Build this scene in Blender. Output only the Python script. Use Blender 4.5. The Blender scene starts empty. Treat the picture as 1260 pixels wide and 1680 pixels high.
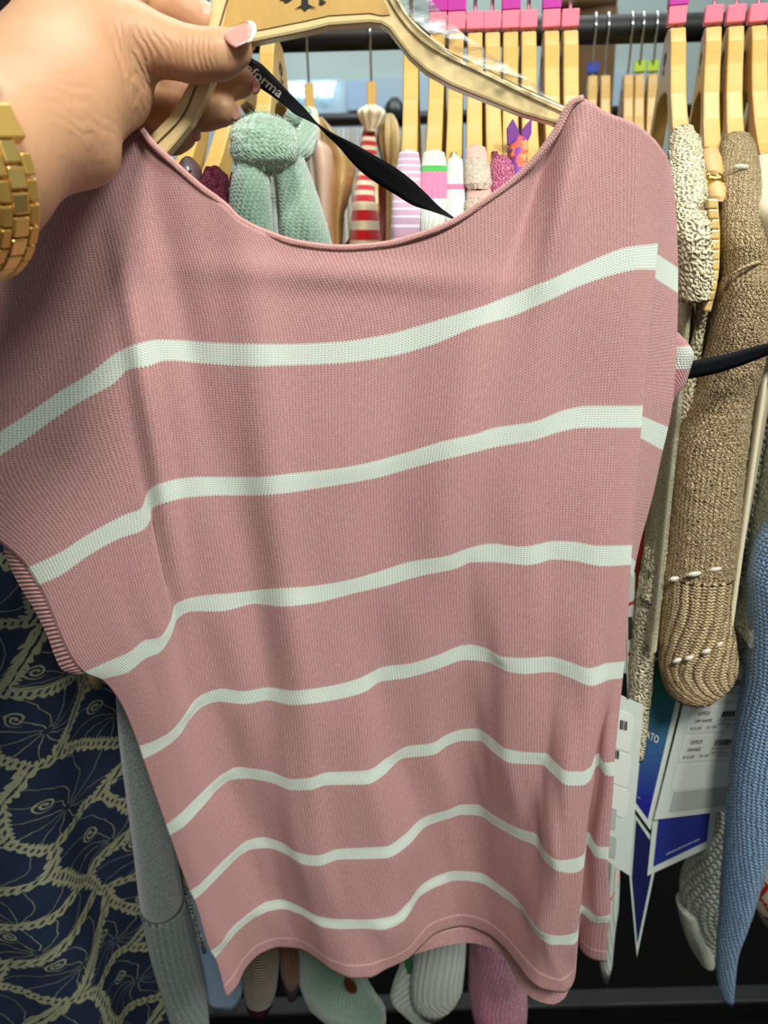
import bpy, math, random
import numpy as np
from mathutils import Vector, Matrix

random.seed(7)
rng = np.random.default_rng(11)
scn = bpy.context.scene
COL = scn.collection

# ------------------------------------------------------------------ camera
FPX = 1240.0                       # focal length in pixels of the 1260 x 1680 frame
CAM = np.array([0.0, 0.0, 1.35])
PITCH = math.radians(20.0)
ROLL = math.radians(1.5)
_F = np.array([0, math.cos(PITCH), -math.sin(PITCH)])
_R0 = np.array([1.0, 0, 0]); _U0 = np.array([0, math.sin(PITCH), math.cos(PITCH)])
_R = _R0*math.cos(ROLL) - _U0*math.sin(ROLL)
_U = _U0*math.cos(ROLL) + _R0*math.sin(ROLL)

def ray(px, py):
    return _F + _R*((px-630.0)/FPX) + _U*((840.0-py)/FPX)
def P(px, py, Y):
    """point on the vertical plane Y metres in front of the lens"""
    d = ray(px, py); return CAM + d*(Y/d[1])
def Q(px, py, depth):
    """point at a given distance along the optical axis"""
    return CAM + ray(px, py)*depth
def depth_of(p):
    return float(np.dot(np.asarray(p)-CAM, _F))

cd = bpy.data.cameras.new('camera'); cam = bpy.data.objects.new('camera', cd); COL.objects.link(cam)
cd.sensor_fit = 'VERTICAL'; cd.sensor_height = 36.0; cd.sensor_width = 27.0
cd.lens = 36.0*FPX/1680.0
cam.matrix_world = Matrix(((_R[0], _U[0], -_F[0], CAM[0]), (_R[1], _U[1], -_F[1], CAM[1]), (_R[2], _U[2], -_F[2], CAM[2]), (0, 0, 0, 1)))
cd.clip_start = 0.01
cd.dof.use_dof = True; cd.dof.focus_distance = 0.47; cd.dof.aperture_fstop = 9.0
scn.camera = cam

# ------------------------------------------------------------------ world, hall lamps, exposure
w = bpy.data.worlds.new('hall_air'); scn.world = w; w.use_nodes = True
w.node_tree.nodes['Background'].inputs[0].default_value = (0.93, 1.0, 0.97, 1)
w.node_tree.nodes['Background'].inputs[1].default_value = 0.25
def area(name, loc, target, size, power, col):
    l = bpy.data.lights.new(name, 'AREA'); l.shape = 'RECTANGLE'; l.size = size[0]; l.size_y = size[1]
    l.energy = power; l.color = col
    o = bpy.data.objects.new(name, l); COL.objects.link(o); o.location = loc
    o.rotation_euler = (Vector(target)-Vector(loc)).to_track_quat('-Z', 'Y').to_euler()
    return o
def spot(name, loc, target, power, col, ang=55):
    l = bpy.data.lights.new(name, 'SPOT'); l.energy = power; l.color = col; l.shadow_soft_size = 0.2; l.spot_size = math.radians(ang); l.spot_blend = 1.0
    o = bpy.data.objects.new(name, l); COL.objects.link(o); o.location = loc
    o.rotation_euler = (Vector(target)-Vector(loc)).to_track_quat('-Z', 'Y').to_euler()
spot('arm_lamp', (0.22, -0.85, 2.6), (-0.02, 0.55, 1.42), 124, (1.0, 0.96, 0.88))
spot('arm_lamp', (0.95, -0.45, 2.6), (0.2, 0.6, 1.38), 120, (0.93, 1.0, 0.93))
area('ceiling_lamp', (0.1, 2.2, 3.9), (0.0, 3.6, 1.9), (1.6, 1.0), 84, (0.9, 1.0, 1.0))
area('ceiling_lamp', (0.5, 0.9, 3.6), (0.35, 0.95, 1.4), (0.5, 0.5), 12, (1.0, 0.97, 0.9))
vs = scn.view_settings
vs.view_transform = 'Standard'; vs.look = 'None'; vs.exposure = 0.0; vs.gamma = 1.0; vs.use_curve_mapping = False

# ------------------------------------------------------------------ helpers
def srgb(r, g, b):
    f = lambda c: (c/255/12.92) if c/255 <= 0.04045 else ((c/255+0.055)/1.055)**2.4
    return (f(r), f(g), f(b), 1.0)

def tag(o, label=None, cat=None, group=None, kind=None):
    if label: o['label'] = label
    if cat: o['category'] = cat
    if group: o['group'] = group
    if kind: o['kind'] = kind
    return o

def empty(name, loc, label, cat, group=None):
    o = bpy.data.objects.new(name, None); COL.objects.link(o); o.location = tuple(loc); o.empty_display_size = 0.02
    return tag(o, label, cat, group)

def mesh_obj(name, V, Fc, mat, parent=None, uv=None, smooth=True):
    """V in world coordinates; becomes a child without moving"""
    me = bpy.data.meshes.new(name)
    off = np.array(parent_loc(parent)) if parent else np.zeros(3)
    me.from_pydata([tuple(np.asarray(v)-off) for v in V], [], [tuple(int(i) for i in f) for f in Fc])
    if uv is not None:
        l = me.uv_layers.new(name='UVMap')
        idx = np.zeros(len(me.loops), dtype=np.int32); me.loops.foreach_get('vertex_index', idx)
        l.data.foreach_set('uv', np.asarray(uv, dtype=np.float32)[idx].ravel())
    if smooth: me.polygons.foreach_set('use_smooth', [True]*len(me.polygons))
    me.update()
    if mat: me.materials.append(mat)
    o = bpy.data.objects.new(name, me); COL.objects.link(o)
    if parent: o.parent = parent
    return o

def parent_loc(p):
    l = np.array(p.location)
    while p.parent: p = p.parent; l = l+np.array(p.location)
    return l

def grid_faces(nr, nc, wrap=False):
    out = []
    for i in range(nr-1):
        for j in range(nc if wrap else nc-1):
            a = i*nc+j; b = i*nc+(j+1) % nc
            out.append((a, b, b+nc, a+nc))
    return out

def pchip(x, Yv, xi):
    """monotone cubic through rows; Yv (n, k)"""
    x = np.asarray(x, float); Yv = np.asarray(Yv, float)
    flat = Yv.ndim == 1
    if flat: Yv = Yv[:, None]
    h = np.diff(x)[:, None]; d = np.diff(Yv, axis=0)/h
    m = np.zeros_like(Yv)
    if len(x) > 2:
        w1 = 2*h[1:]+h[:-1]; w2 = h[1:]+2*h[:-1]
        same = (d[:-1]*d[1:]) > 0
        with np.errstate(divide='ignore', invalid='ignore'):
            mm = (w1+w2)/(w1/d[:-1]+w2/d[1:])
        m[1:-1] = np.where(same, mm, 0)
    m[0] = d[0]; m[-1] = d[-1]
    xi = np.asarray(xi, float); k = np.clip(np.searchsorted(x, xi, side='right')-1, 0, len(x)-2)
    hh = (x[k+1]-x[k])[:, None]; t = (xi-x[k])[:, None]/hh
    r = (2*t**3-3*t**2+1)*Yv[k] + (t**3-2*t**2+t)*hh*m[k] + (-2*t**3+3*t**2)*Yv[k+1] + (t**3-t**2)*hh*m[k+1]
    return r[:, 0] if flat else r

def poly_resample(pts, n):
    pts = np.asarray(pts, float); s = np.r_[0, np.cumsum(np.linalg.norm(np.diff(pts, axis=0), axis=1))]
    return pchip(s, pts, np.linspace(0, s[-1], n))

def tube(name, pts, r, mat, parent=None, n=10, closed=False, uvlen=None):
    pts = [np.asarray(p, float) for p in pts]; m = len(pts); V = []; uv = []
    rr = r if hasattr(r, '__len__') else [r]*m
    up = np.array([0.13, 0.31, 0.94]); L = 0
    for i, p in enumerate(pts):
        a = pts[(i-1) % m] if (closed or i > 0) else p; b = pts[(i+1) % m] if (closed or i < m-1) else p
        t = b-a; t = t/(np.linalg.norm(t)+1e-12)
        e1 = np.cross(t, up); e1 /= np.linalg.norm(e1)+1e-12; e2 = np.cross(e1, t)
        if i: L += np.linalg.norm(p-pts[i-1])
        for k in range(n):
            a_ = 2*math.pi*k/n
            V.append(p+rr[i]*(math.cos(a_)*e1+math.sin(a_)*e2)); uv.append((k/n*2*math.pi*rr[i], L))
    F = grid_faces(m, n, True)
    if closed:
        F += [((m-1)*n+k, (m-1)*n+(k+1) % n, (k+1) % n, k) for k in range(n)]
    else:
        F += [tuple(range(n))[::-1], tuple((m-1)*n+k for k in range(n))]
    return mesh_obj(name, V, F, mat, parent, uv)

def box(name, c, ex, ey, ez, mat, parent=None, bev=0.0):
    """box from centre and half-extent vectors"""
    c, ex, ey, ez = (np.asarray(q, float) for q in (c, ex, ey, ez))
    V = [c+sx*ex+sy*ey+sz*ez for sx in (-1, 1) for sy in (-1, 1) for sz in (-1, 1)]
    F = [(0, 1, 3, 2), (4, 6, 7, 5), (0, 4, 5, 1), (2, 3, 7, 6), (0, 2, 6, 4), (1, 5, 7, 3)]
    o = mesh_obj(name, V, F, mat, parent, smooth=False)
    if bev: b = o.modifiers.new('bevel', 'BEVEL'); b.width = bev; b.segments = 2
    return o

def prism(name, poly, d, mat, parent=None, bev=0.0, uv=None):
    """closed polygon (list of 3-D points) extruded by vector d"""
    n = len(poly); V = [np.asarray(p, float) for p in poly]+[np.asarray(p, float)+np.asarray(d) for p in poly]
    F = [tuple(range(n)), tuple(range(2*n-1, n-1, -1))]+[(i, i+n, (i+1) % n+n, (i+1) % n) for i in range(n)]
    o = mesh_obj(name, V, F, mat, parent, smooth=False)
    if bev: b = o.modifiers.new('bevel', 'BEVEL'); b.width = bev; b.segments = 2; b.limit_method = 'ANGLE'
    return o

def loft(name, rows, mat, parent=None, m=40, n=28, rip=0.0, k=5, ph=0.0, sq=2.0, rough=0.0, cuff=True, ripgrow=0.0, fold=None):
    """closed cloth tube; rows (pxL, pxR, py, Y, half_depth): left and right outline, distance, thickness"""
    R = np.array(rows, float); s = np.r_[0, np.cumsum(np.abs(np.diff(R[:, 2]))+1e-6)]
    if m < 2: m = 2
    RR = pchip(s, R, np.linspace(0, s[-1], m))
    V = []; uv = []; v = 0; prev = None
    rg = np.random.default_rng(abs(hash(name)) % 1000 if False else len(name)*31+int(R[0, 0]) % 97)
    for i, (L, Rr, py, Y, hd) in enumerate(RR):
        A = P(L, py, Y); B = P(Rr, py, Y); c = (A+B)/2; h = (B-A)/2
        if prev is not None: v += np.linalg.norm(c-prev)
        prev = c; hw = np.linalg.norm(h)
        per = math.pi*(3*(hw+hd)-math.sqrt((3*hw+hd)*(hw+3*hd)))
        for j in range(n):
            t = 2*math.pi*j/n
            ct, st = math.cos(t), math.sin(t)
            ca = math.copysign(abs(ct)**(2/sq), ct); sa = math.copysign(abs(st)**(2/sq), st)
            amp = rip*(1+ripgrow*i/m)
            q = 1+amp*math.sin(k*t+ph+0.6*math.sin(i*0.13+ph))
            if fold: q += fold*math.sin(3*t+i*0.22+ph)*math.sin(i*0.11+1.0)
            jit = rough*rg.standard_normal() if rough else 0
            V.append(c+h*ca*(1+(q-1)*0.35+jit)+np.array([0, hd*sa*(q+jit*2), 0])+np.array([0, 0, jit*hw*0.8]))
            uv.append((j/n*per, v))
    F = grid_faces(m, n, True)
    # closed top, hollow bottom opening
    def ring(base, sc, up):
        cc = np.mean(V[base:base+n], axis=0); b0 = len(V)
        for j in range(n):
            V.append(cc+(V[base+j]-cc)*sc+np.array([0, 0, up])); uv.append(uv[base+j])
        return b0
    t0 = ring(0, 0.5, 0.002); F += [(j, t0+j, t0+(j+1) % n, (j+1) % n) for j in range(n)]; F.append(tuple(t0+j for j in range(n)))
    bb = (m-1)*n
    b1 = ring(bb, 0.8, 0.003 if cuff else -0.003); F += [(bb+j, bb+(j+1) % n, b1+(j+1) % n, b1+j) for j in range(n)]
    if cuff:
        b2 = ring(b1, 0.9, 0.025); F += [(b1+j, b1+(j+1) % n, b2+(j+1) % n, b2+j) for j in range(n)]; F.append(tuple(b2+j for j in range(n))[::-1])
    else: F.append(tuple(b1+j for j in range(n))[::-1])
    return mesh_obj(name, V, F, mat, parent, uv)

def strip(name, A, B, mat, parent=None, nw=4, thick=0.0, uvs=None):
    """ribbon between two 3-D polylines of equal length"""
    A = np.asarray(A); B = np.asarray(B); V = []; uv = []; L = 0
    for i in range(len(A)):
        if i: L += np.linalg.norm((A[i]+B[i]-A[i-1]-B[i-1])/2)
        for j in range(nw):
            t = j/(nw-1); V.append(A[i]*(1-t)+B[i]*t); uv.append((t*np.linalg.norm(A[i]-B[i]), L))
    o = mesh_obj(name, V, grid_faces(len(A), nw), mat, parent, uv)
    if thick: s = o.modifiers.new('thickness', 'SOLIDIFY'); s.thickness = thick; s.offset = 0
    return o

_tx = {}
def text_mesh(txt, bold=False):
    """vertices (x, y) of a line of lettering with cap height about 0.7, plus faces"""
    if txt in _tx: return _tx[txt]
    c = bpy.data.curves.new('lettering', 'FONT'); c.body = txt; c.size = 1.0; c.resolution_u = 3
    if bold: c.offset = 0.012
    o = bpy.data.objects.new('lettering', c); COL.objects.link(o)
    bpy.context.view_layer.update()
    me = o.evaluated_get(bpy.context.evaluated_depsgraph_get()).to_mesh()
    V = np.array([v.co[:2] for v in me.vertices]); F = [tuple(p.vertices) for p in me.polygons]
    bpy.data.objects.remove(o); bpy.data.curves.remove(c)
    _tx[txt] = (V, F); return V, F

def px_text(name, txt, org, dx, dy, Y, mat, parent, bold=False):
    """lettering on a vertical plane: org pixel, dx = pixel vector of the whole width, dy = pixel vector of the cap height"""
    V, F = text_mesh(txt, bold); wd = V[:, 0].max()-V[:, 0].min(); x0 = V[:, 0].min()
    W = [P(org[0]+dx[0]*(x-x0)/wd+dy[0]*y/0.7, org[1]+dx[1]*(x-x0)/wd+dy[1]*y/0.7, Y) for x, y in V]
    return mesh_obj(name, W, F, mat, parent, smooth=False)

# ------------------------------------------------------------------ materials
def nodes(name):
    m = bpy.data.materials.new(name); m.use_nodes = True; nt = m.node_tree
    return m, nt, nt.nodes['Principled BSDF']
def N(nt, t, **kw):
    n = nt.nodes.new(t)
    for a, b in kw.items(): setattr(n, a, b)
    return n
def mth(nt, op, a, b=None, c=None, clamp=False):
    n = nt.nodes.new('ShaderNodeMath'); n.operation = op; n.use_clamp = clamp
    for i, q in enumerate((a, b, c)):
        if q is None: continue
        if isinstance(q, (int, float)): n.inputs[i].default_value = q
        else: nt.links.new(q, n.inputs[i])
    return n.outputs[0]
def mix(nt, fac, a, b):
    n = nt.nodes.new('ShaderNodeMix'); n.data_type = 'RGBA'
    for s, q in ((n.inputs[0], fac), (n.inputs[6], a), (n.inputs[7], b)):
        if isinstance(q, (int, float, tuple)): s.default_value = q
        else: nt.links.new(q, s)
    return n.outputs[2]
def noise(nt, vec, scale, detail=3, rough=0.5):
    n = nt.nodes.new('ShaderNodeTexNoise'); n.inputs['Scale'].default_value = scale; n.inputs['Detail'].default_value = detail; n.inputs['Roughness'].default_value = rough
    if vec is not None: nt.links.new(vec, n.inputs['Vector'])
    return n.outputs[0]
def scalevec(nt, vec, s):
    n = nt.nodes.new('ShaderNodeVectorMath'); n.operation = 'MULTIPLY'; nt.links.new(vec, n.inputs[0]); n.inputs[1].default_value = s
    return n.outputs[0]
def bump(nt, bs, h, strength, dist=0.001):
    b = nt.nodes.new('ShaderNodeBump'); b.inputs['Strength'].default_value = strength; b.inputs['Distance'].default_value = dist
    nt.links.new(h, b.inputs['Height']); nt.links.new(b.outputs[0], bs.inputs['Normal'])

def plain(name, col, rough=0.5, metal=0.0, var=0.0, scale=30, bmp=0.0, emit=0.0):
    m, nt, b = nodes(name); b.inputs['Roughness'].default_value = rough; b.inputs['Metallic'].default_value = metal
    tc = N(nt, 'ShaderNodeTexCoord').outputs['Object']; nz = noise(nt, tc, scale, 4)
    c2 = tuple(min(1, x*(1-var)) for x in col[:3])+(1,)
    nt.links.new(mix(nt, nz, col, c2), b.inputs['Base Color'])
    if bmp: bump(nt, b, nz, bmp)
    if emit: b.inputs['Emission Color'].default_value = col; b.inputs['Emission Strength'].default_value = emit
    return m

def wood(name, c1, c2, along=(6, 6, 60), rough=0.38):
    m, nt, b = nodes(name); tc = N(nt, 'ShaderNodeTexCoord').outputs['Object']
    nz = noise(nt, scalevec(nt, tc, along), 6.0, 6, 0.6); n2 = noise(nt, tc, 25, 2)
    f = mth(nt, 'MULTIPLY_ADD', n2, 0.5, mth(nt, 'MULTIPLY', nz, 0.7))
    f = mth(nt, 'SUBTRACT', f, 0.15, clamp=True)
    nt.links.new(mix(nt, f, c1, c2), b.inputs['Base Color']); b.inputs['Roughness'].default_value = rough
    b.inputs['Coat Weight'].default_value = 0.25; b.inputs['Coat Roughness'].default_value = 0.25
    bump(nt, b, nz, 0.12, 0.0005)
    return m

def knit(name, col, dark, wale=0.0025, course=0.0025, strength=0.6, heather=0.3, stripes=None, wobble=0.8, rib=0.0, holes=0.0, rough=0.9, sheen=0.3, gloss=0.0):
    """knitted cloth from UV in metres; stripes = [(v0, v1, colour)] bands or ('repeat', period, width, colour)"""
    m, nt, b = nodes(name); tc = N(nt, 'ShaderNodeTexCoord'); uv = tc.outputs['UV']
    sp = N(nt, 'ShaderNodeSeparateXYZ'); nt.links.new(uv, sp.inputs[0]); u, v = sp.outputs[0], sp.outputs[1]
    wob = mth(nt, 'MULTIPLY', noise(nt, uv, 120 if wobble < 1 else 400, 2), wale*wobble)
    cu = mth(nt, 'COSINE', mth(nt, 'MULTIPLY', mth(nt, 'ADD', u, wob), 2*math.pi/wale))
    su = mth(nt, 'ABSOLUTE', mth(nt, 'SINE', mth(nt, 'MULTIPLY', u, math.pi/wale)))
    vv = mth(nt, 'ADD', v, mth(nt, 'MULTIPLY', su, course*0.5))
    cv = mth(nt, 'COSINE', mth(nt, 'MULTIPLY', mth(nt, 'ADD', vv, wob), 2*math.pi/course))
    h = mth(nt, 'ADD', mth(nt, 'MULTIPLY', cu, 0.5), mth(nt, 'MULTIPLY', cv, 0.35))
    if rib: h = mth(nt, 'ADD', h, mth(nt, 'MULTIPLY', mth(nt, 'COSINE', mth(nt, 'MULTIPLY', u, 2*math.pi/rib)), 1.0))
    nz = noise(nt, scalevec(nt, uv, (700, 350, 1)), 1.0, 4, 0.65)
    base = col
    if stripes is not None:
        if stripes[0] == 'repeat':
            _, per, wd, sc = stripes[:4]; ph = stripes[4] if len(stripes) > 4 else 0.0
            fr = mth(nt, 'FRACT', mth(nt, 'DIVIDE', mth(nt, 'ADD', v, ph), per))
            base = mix(nt, mth(nt, 'LESS_THAN', fr, wd/per), col, sc)
        else:
            cur = None
            for v0, v1, sc in stripes:
                f = mth(nt, 'MULTIPLY', mth(nt, 'GREATER_THAN', vv, v0), mth(nt, 'LESS_THAN', vv, v1))
                cur = mix(nt, f, cur if cur is not None else col, sc)
            base = cur
    f = mth(nt, 'MULTIPLY_ADD', h, -0.28*strength, mth(nt, 'MULTIPLY', mth(nt, 'SUBTRACT', nz, 0.5), heather*2.2))
    f = mth(nt, 'ADD', f, 0.3, clamp=True)
    if holes:
        hol = mth(nt, 'LESS_THAN', mth(nt, 'ADD', mth(nt, 'ADD', cu, cv), mth(nt, 'MULTIPLY', nz, 1.2)), holes)
        f = mth(nt, 'MAXIMUM', f, mth(nt, 'MULTIPLY', hol, 0.9))
    dk = nt.nodes.new('ShaderNodeMix'); dk.data_type = 'RGBA'; dk.blend_type = 'MULTIPLY'
    nt.links.new(f, dk.inputs[0])
    if isinstance(base, tuple): dk.inputs[6].default_value = base
    else: nt.links.new(base, dk.inputs[6])
    dk.inputs[7].default_value = dark
    nt.links.new(dk.outputs[2], b.inputs['Base Color'])
    b.inputs['Roughness'].default_value = rough; b.inputs['Sheen Weight'].default_value = sheen; b.inputs['Sheen Roughness'].default_value = 0.5
    b.inputs['Specular IOR Level'].default_value = 0.15+gloss
    bump(nt, b, mth(nt, 'ADD', h, mth(nt, 'MULTIPLY', nz, 0.8)), strength, wale*0.5)
    return m

def crochet(name, col, dark, size=0.009, strength=1.0, lo=0.12, hi=0.55):
    m, nt, b = nodes(name); uv = N(nt, 'ShaderNodeTexCoord').outputs['UV']
    wv = scalevec(nt, uv, (1/size, 1/size, 1))
    vo = N(nt, 'ShaderNodeTexVoronoi', voronoi_dimensions='2D', feature='F1'); nt.links.new(wv, vo.inputs['Vector']); vo.inputs['Scale'].default_value = 1.0
    rings = mth(nt, 'SINE', mth(nt, 'MULTIPLY', vo.outputs['Distance'], 16.0))
    v2 = N(nt, 'ShaderNodeTexVoronoi', voronoi_dimensions='2D', feature='DISTANCE_TO_EDGE'); nt.links.new(wv, v2.inputs['Vector']); v2.inputs['Scale'].default_value = 2.2
    h = mth(nt, 'ADD', mth(nt, 'MULTIPLY', rings, 0.35), mth(nt, 'MULTIPLY', v2.outputs['Distance'], 2.0))
    r = N(nt, 'ShaderNodeMapRange'); nt.links.new(h, r.inputs[0]); r.inputs[1].default_value = lo-0.2; r.inputs[2].default_value = hi
    nt.links.new(mix(nt, r.outputs[0], dark, col), b.inputs['Base Color']); b.inputs['Roughness'].default_value = 0.85
    b.inputs['Specular IOR Level'].default_value = 0.2
    bump(nt, b, h, strength, size*0.35)
    return m

M = {}
M['rail'] = plain('black_painted_steel', srgb(12, 12, 12), 0.5, 0.0, 0.3, 20, 0.05)
M['wood'] = wood('birch_plywood', srgb(222, 186, 108), srgb(190, 142, 62))
M['wood_edge'] = wood('birch_hanger', srgb(240, 220, 168), srgb(216, 186, 124))
M['wood_panel'] = wood('birch_face', srgb(214, 176, 100), srgb(188, 146, 78), (40, 6, 6))
M['groove'] = plain('dark_groove', srgb(104, 82, 48), 0.6)
M['chrome'] = plain('chrome_wire', srgb(215, 218, 220), 0.18, 1.0)
M['ink'] = plain('black_print', srgb(22, 20, 20), 0.7)
M['pinkcube'] = plain('pink_plastic', srgb(250, 128, 152), 0.35, 0, 0.03)
M['magcube'] = plain('magenta_plastic', srgb(190, 40, 160), 0.35, 0, 0.03)
M['bluecube'] = plain('blue_plastic', srgb(20, 70, 190), 0.35)
M['limecube'] = plain('lime_plastic', srgb(190, 225, 60), 0.35)
def film_mat():
    m, nt, b = nodes('clear_film'); out = nt.nodes['Material Output']
    tr = N(nt, 'ShaderNodeBsdfTransparent'); b.inputs['Base Color'].default_value = srgb(235, 240, 240); b.inputs['Roughness'].default_value = 0.12
    tc = N(nt, 'ShaderNodeTexCoord').outputs['Object']; nz = noise(nt, scalevec(nt, tc, (60, 60, 200)), 1.5, 3)
    r = N(nt, 'ShaderNodeMapRange'); nt.links.new(nz, r.inputs[0]); r.inputs[1].default_value = 0.4; r.inputs[2].default_value = 0.75; r.inputs[3].default_value = 0.16; r.inputs[4].default_value = 0.75
    bump(nt, b, nz, 0.8, 0.004)
    ms = N(nt, 'ShaderNodeMixShader'); nt.links.new(r.outputs[0], ms.inputs[0]); nt.links.new(tr.outputs[0], ms.inputs[1]); nt.links.new(b.outputs[0], ms.inputs[2])
    nt.links.new(ms.outputs[0], out.inputs['Surface']); return m
M['film'] = film_mat()

def fuzz(parent_mesh, n, length, mat, seed=3):
    """short yarn fibres standing off a knitted part"""
    r = np.random.default_rng(seed); me = parent_mesh.data
    co = np.array([v.co[:] for v in me.vertices]); no = np.array([v.normal[:] for v in me.vertices])
    k = r.integers(0, len(co), n); V = []; F = []
    for i in k:
        p = co[i]+r.normal(0, .0012, 3); d = no[i]+r.normal(0, .6, 3); d /= np.linalg.norm(d); s_ = np.cross(d, r.normal(0, 1, 3)); s_ /= np.linalg.norm(s_)+1e-9
        L = length*r.uniform(.4, 1.2); m_ = p+d*L*.55+s_*L*.12; t = m_+(d+r.normal(0, .5, 3))*L*.5; w_ = s_*.00012; b = len(V)
        V += [p-w_, p+w_, m_+w_, m_-w_, t]; F += [(b, b+1, b+2, b+3), (b+3, b+2, b+4)]
    mm = bpy.data.meshes.new('yarn_fuzz'); mm.from_pydata([tuple(v) for v in V], [], F); mm.materials.append(mat)
    o = bpy.data.objects.new('yarn_fuzz', mm); COL.objects.link(o); o.parent = parent_mesh; o['kind'] = 'stuff'; return o
# ------------------------------------------------------------------ the setting
def struct(name, V, F, mat): return tag(mesh_obj(name, V, F, mat, smooth=False), kind='structure')
M['floor'] = plain('dark_carpet', srgb(13, 13, 11), 0.95, 0, 0.5, 6, 0.1); M['floor'].node_tree.nodes['Principled BSDF'].inputs['Specular IOR Level'].default_value = .08
M['wall'] = plain('grey_partition', srgb(178, 190, 186), 0.8, 0, 0.04, 2)
M['panel'] = plain('pale_blue_partition', srgb(176, 196, 212), 0.8, 0, 0.04, 2)
struct('floor', [(-6, -5, 0), (6, -5, 0), (6, 6, 0), (-6, 6, 0)], [(0, 1, 2, 3)], M['floor'])
struct('wall_back', [(-6, 4.3, 0), (6, 4.3, 0), (6, 4.3, 4.2), (-6, 4.3, 4.2)], [(0, 1, 2, 3)], M['wall'])
zp = P(560, 128, 4.2)[2]
o = box('wall_panel', (-0.2, 4.26, zp/2), (1.6, 0, 0), (0, 0.03, 0), (0, 0, zp/2), M['panel']); tag(o, kind='structure')
o = box('trim_1', (-0.12, 4.22, zp/2), (0.006, 0, 0), (0, 0.012, 0), (0, 0, zp/2), M['wall']); tag(o, kind='structure')
M['sign'] = plain('white_neon', (0.75, 0.97, 1.0, 1), 0.5, emit=2.6)
sg = empty('neon_sign', P(510, 145, 4.19), 'blurred white lit letters on the pale wall behind the racks', 'sign')
for t, x0, x1 in (('WE', 472, 500), ('NEY', 514, 550)):
    V, F = text_mesh(t, True); wd = V[:, 0].max()
    mo = mesh_obj('letter', [P(x0+(x1-x0)*x/wd, 158-24*y/0.7, 4.18) for x, y in V], F, M['sign'], sg, smooth=False)
    s = mo.modifiers.new('depth', 'SOLIDIFY'); s.thickness = 0.02
po = empty('wall_poster', P(590, 158, 4.19), 'small blue poster on the pale wall beyond the racks', 'poster')
M['poster'] = plain('blue_poster', srgb(172, 196, 228), 0.7, 0, 0.1, 12)
box('sheet', P(588, 158, 4.2), (0.055, 0, 0), (0, 0.004, 0), (0, 0, 0.06), M['poster'], po)
M['brown'] = wood('brown_post', srgb(150, 112, 68), srgb(112, 80, 46), (6, 6, 20), 0.6)
pt = empty('wooden_post', (P(982, 100, 2.6)[0], 2.6, 0), 'brown wooden post standing behind the second rack', 'post')
prism('shaft', [P(952, 150, 2.6)*np.array([1, 1, 0]), P(1018, 150, 2.6)*np.array([1, 1, 0]), P(1014, 10, 2.6), P(948, 10, 2.6)], (0, 0.1, 0), M['brown'], pt)
tube('rounded_top', [P(900, 6, 2.62), P(950, 2, 2.62), P(1010, 4, 2.62)], [0.03, 0.035, 0.02], M['brown'], pt, 12)

# ------------------------------------------------------------------ clothes racks
R1Y, R2Y = 0.78, 1.20
ZRAIL = P(760, 55, R2Y)[2]
ZN1 = P(800, 55, R1Y)[2]         # top of the hangers' wood, front rail
def rack(label, Y, z, bar):
    r = empty('clothes_rack', (0, Y, 0), label, 'rack')
    tube('rail', [(-1.25, Y, z), (-0.4, Y, z), (0.4, Y, z), (1.25, Y, z)], 0.0175, M['rail'], r, 20)
    for sx in (-1.22, 1.22):
        tube('upright', [(sx, Y, 0.02), (sx, Y, 0.8), (sx, Y, z)], 0.016, M['rail'], r, 14)
        box('foot', (sx, Y, 0.02), (0.02, 0, 0), (0, 0.19, 0), (0, 0, 0.02), M['rail'], r, 0.004)
    if bar:
        zb = P(800, 1655, Y)[2]
        box('base_bar', (0, Y, zb), (1.22, 0, 0), (0, 0.014, 0), (0, 0, 0.019), M['rail'], r, 0.004)
    return r
rack('black steel clothes rack whose low base bar shows under the garments', R1Y, ZN1+0.092, True)
rack('second black clothes rack, its thick round rail seen behind the pink marked hangers', R2Y, ZRAIL, False)

OUT = [(0, 0), (.018, -.003), (.030, -.016), (.042, -.036), (.060, -.060), (.085, -.083), (.115, -.105), (.15, -.127), (.185, -.148), (.212, -.166), (.217, -.176), (.211, -.188)]
INN = [(.19, -.179), (.15, -.156), (.115, -.134), (.085, -.112), (.066, -.092), (.052, -.074), (.036, -.058), (.015, -.052)]
def arm_drop(s): return float(np.interp(s, [p[0] for p in OUT[:10]], [-p[1] for p in OUT[:10]]))
poly = OUT+INN+[(-x, z) for x, z in INN[::-1]]+[(-x, z) for x, z in OUT[:0:-1]]
def tree_poly():
    """branches, trunk and roots of the printed tree, unit size"""
    T = [[(-.09, -.5), (-.3, -.62), (-.1, -.56), (0, -.66), (.12, -.56), (.34, -.6), (.1, -.48), (.07, -.1), (.3, .1), (.05, .05), (0, .4), (-.06, .05), (-.32, .12), (-.08, -.1)]]
    for a in range(16):
        r = .32+.22*((a*7) % 5)/5; an = math.pi*(-.15+1.3*a/15); c = (r*math.cos(an), .2+r*.8*math.sin(an)); q = .12
        T.append([(c[0]+q*math.cos(b)*(1+.4*math.cos(3*b)), c[1]+q*.8*math.sin(b)) for b in np.linspace(0, 2*math.pi, 9)[:-1]])
    for cx, cz in ((-.5, -.36), (-.38, -.28), (.46, -.42), (-.6, -.3)):
        T.append([(cx+.09*math.cos(b)*(1+.5*math.cos(3*b)), cz+.07*math.sin(b)) for b in np.linspace(0, 2*math.pi, 9)[:-1]])
    return T
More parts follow.
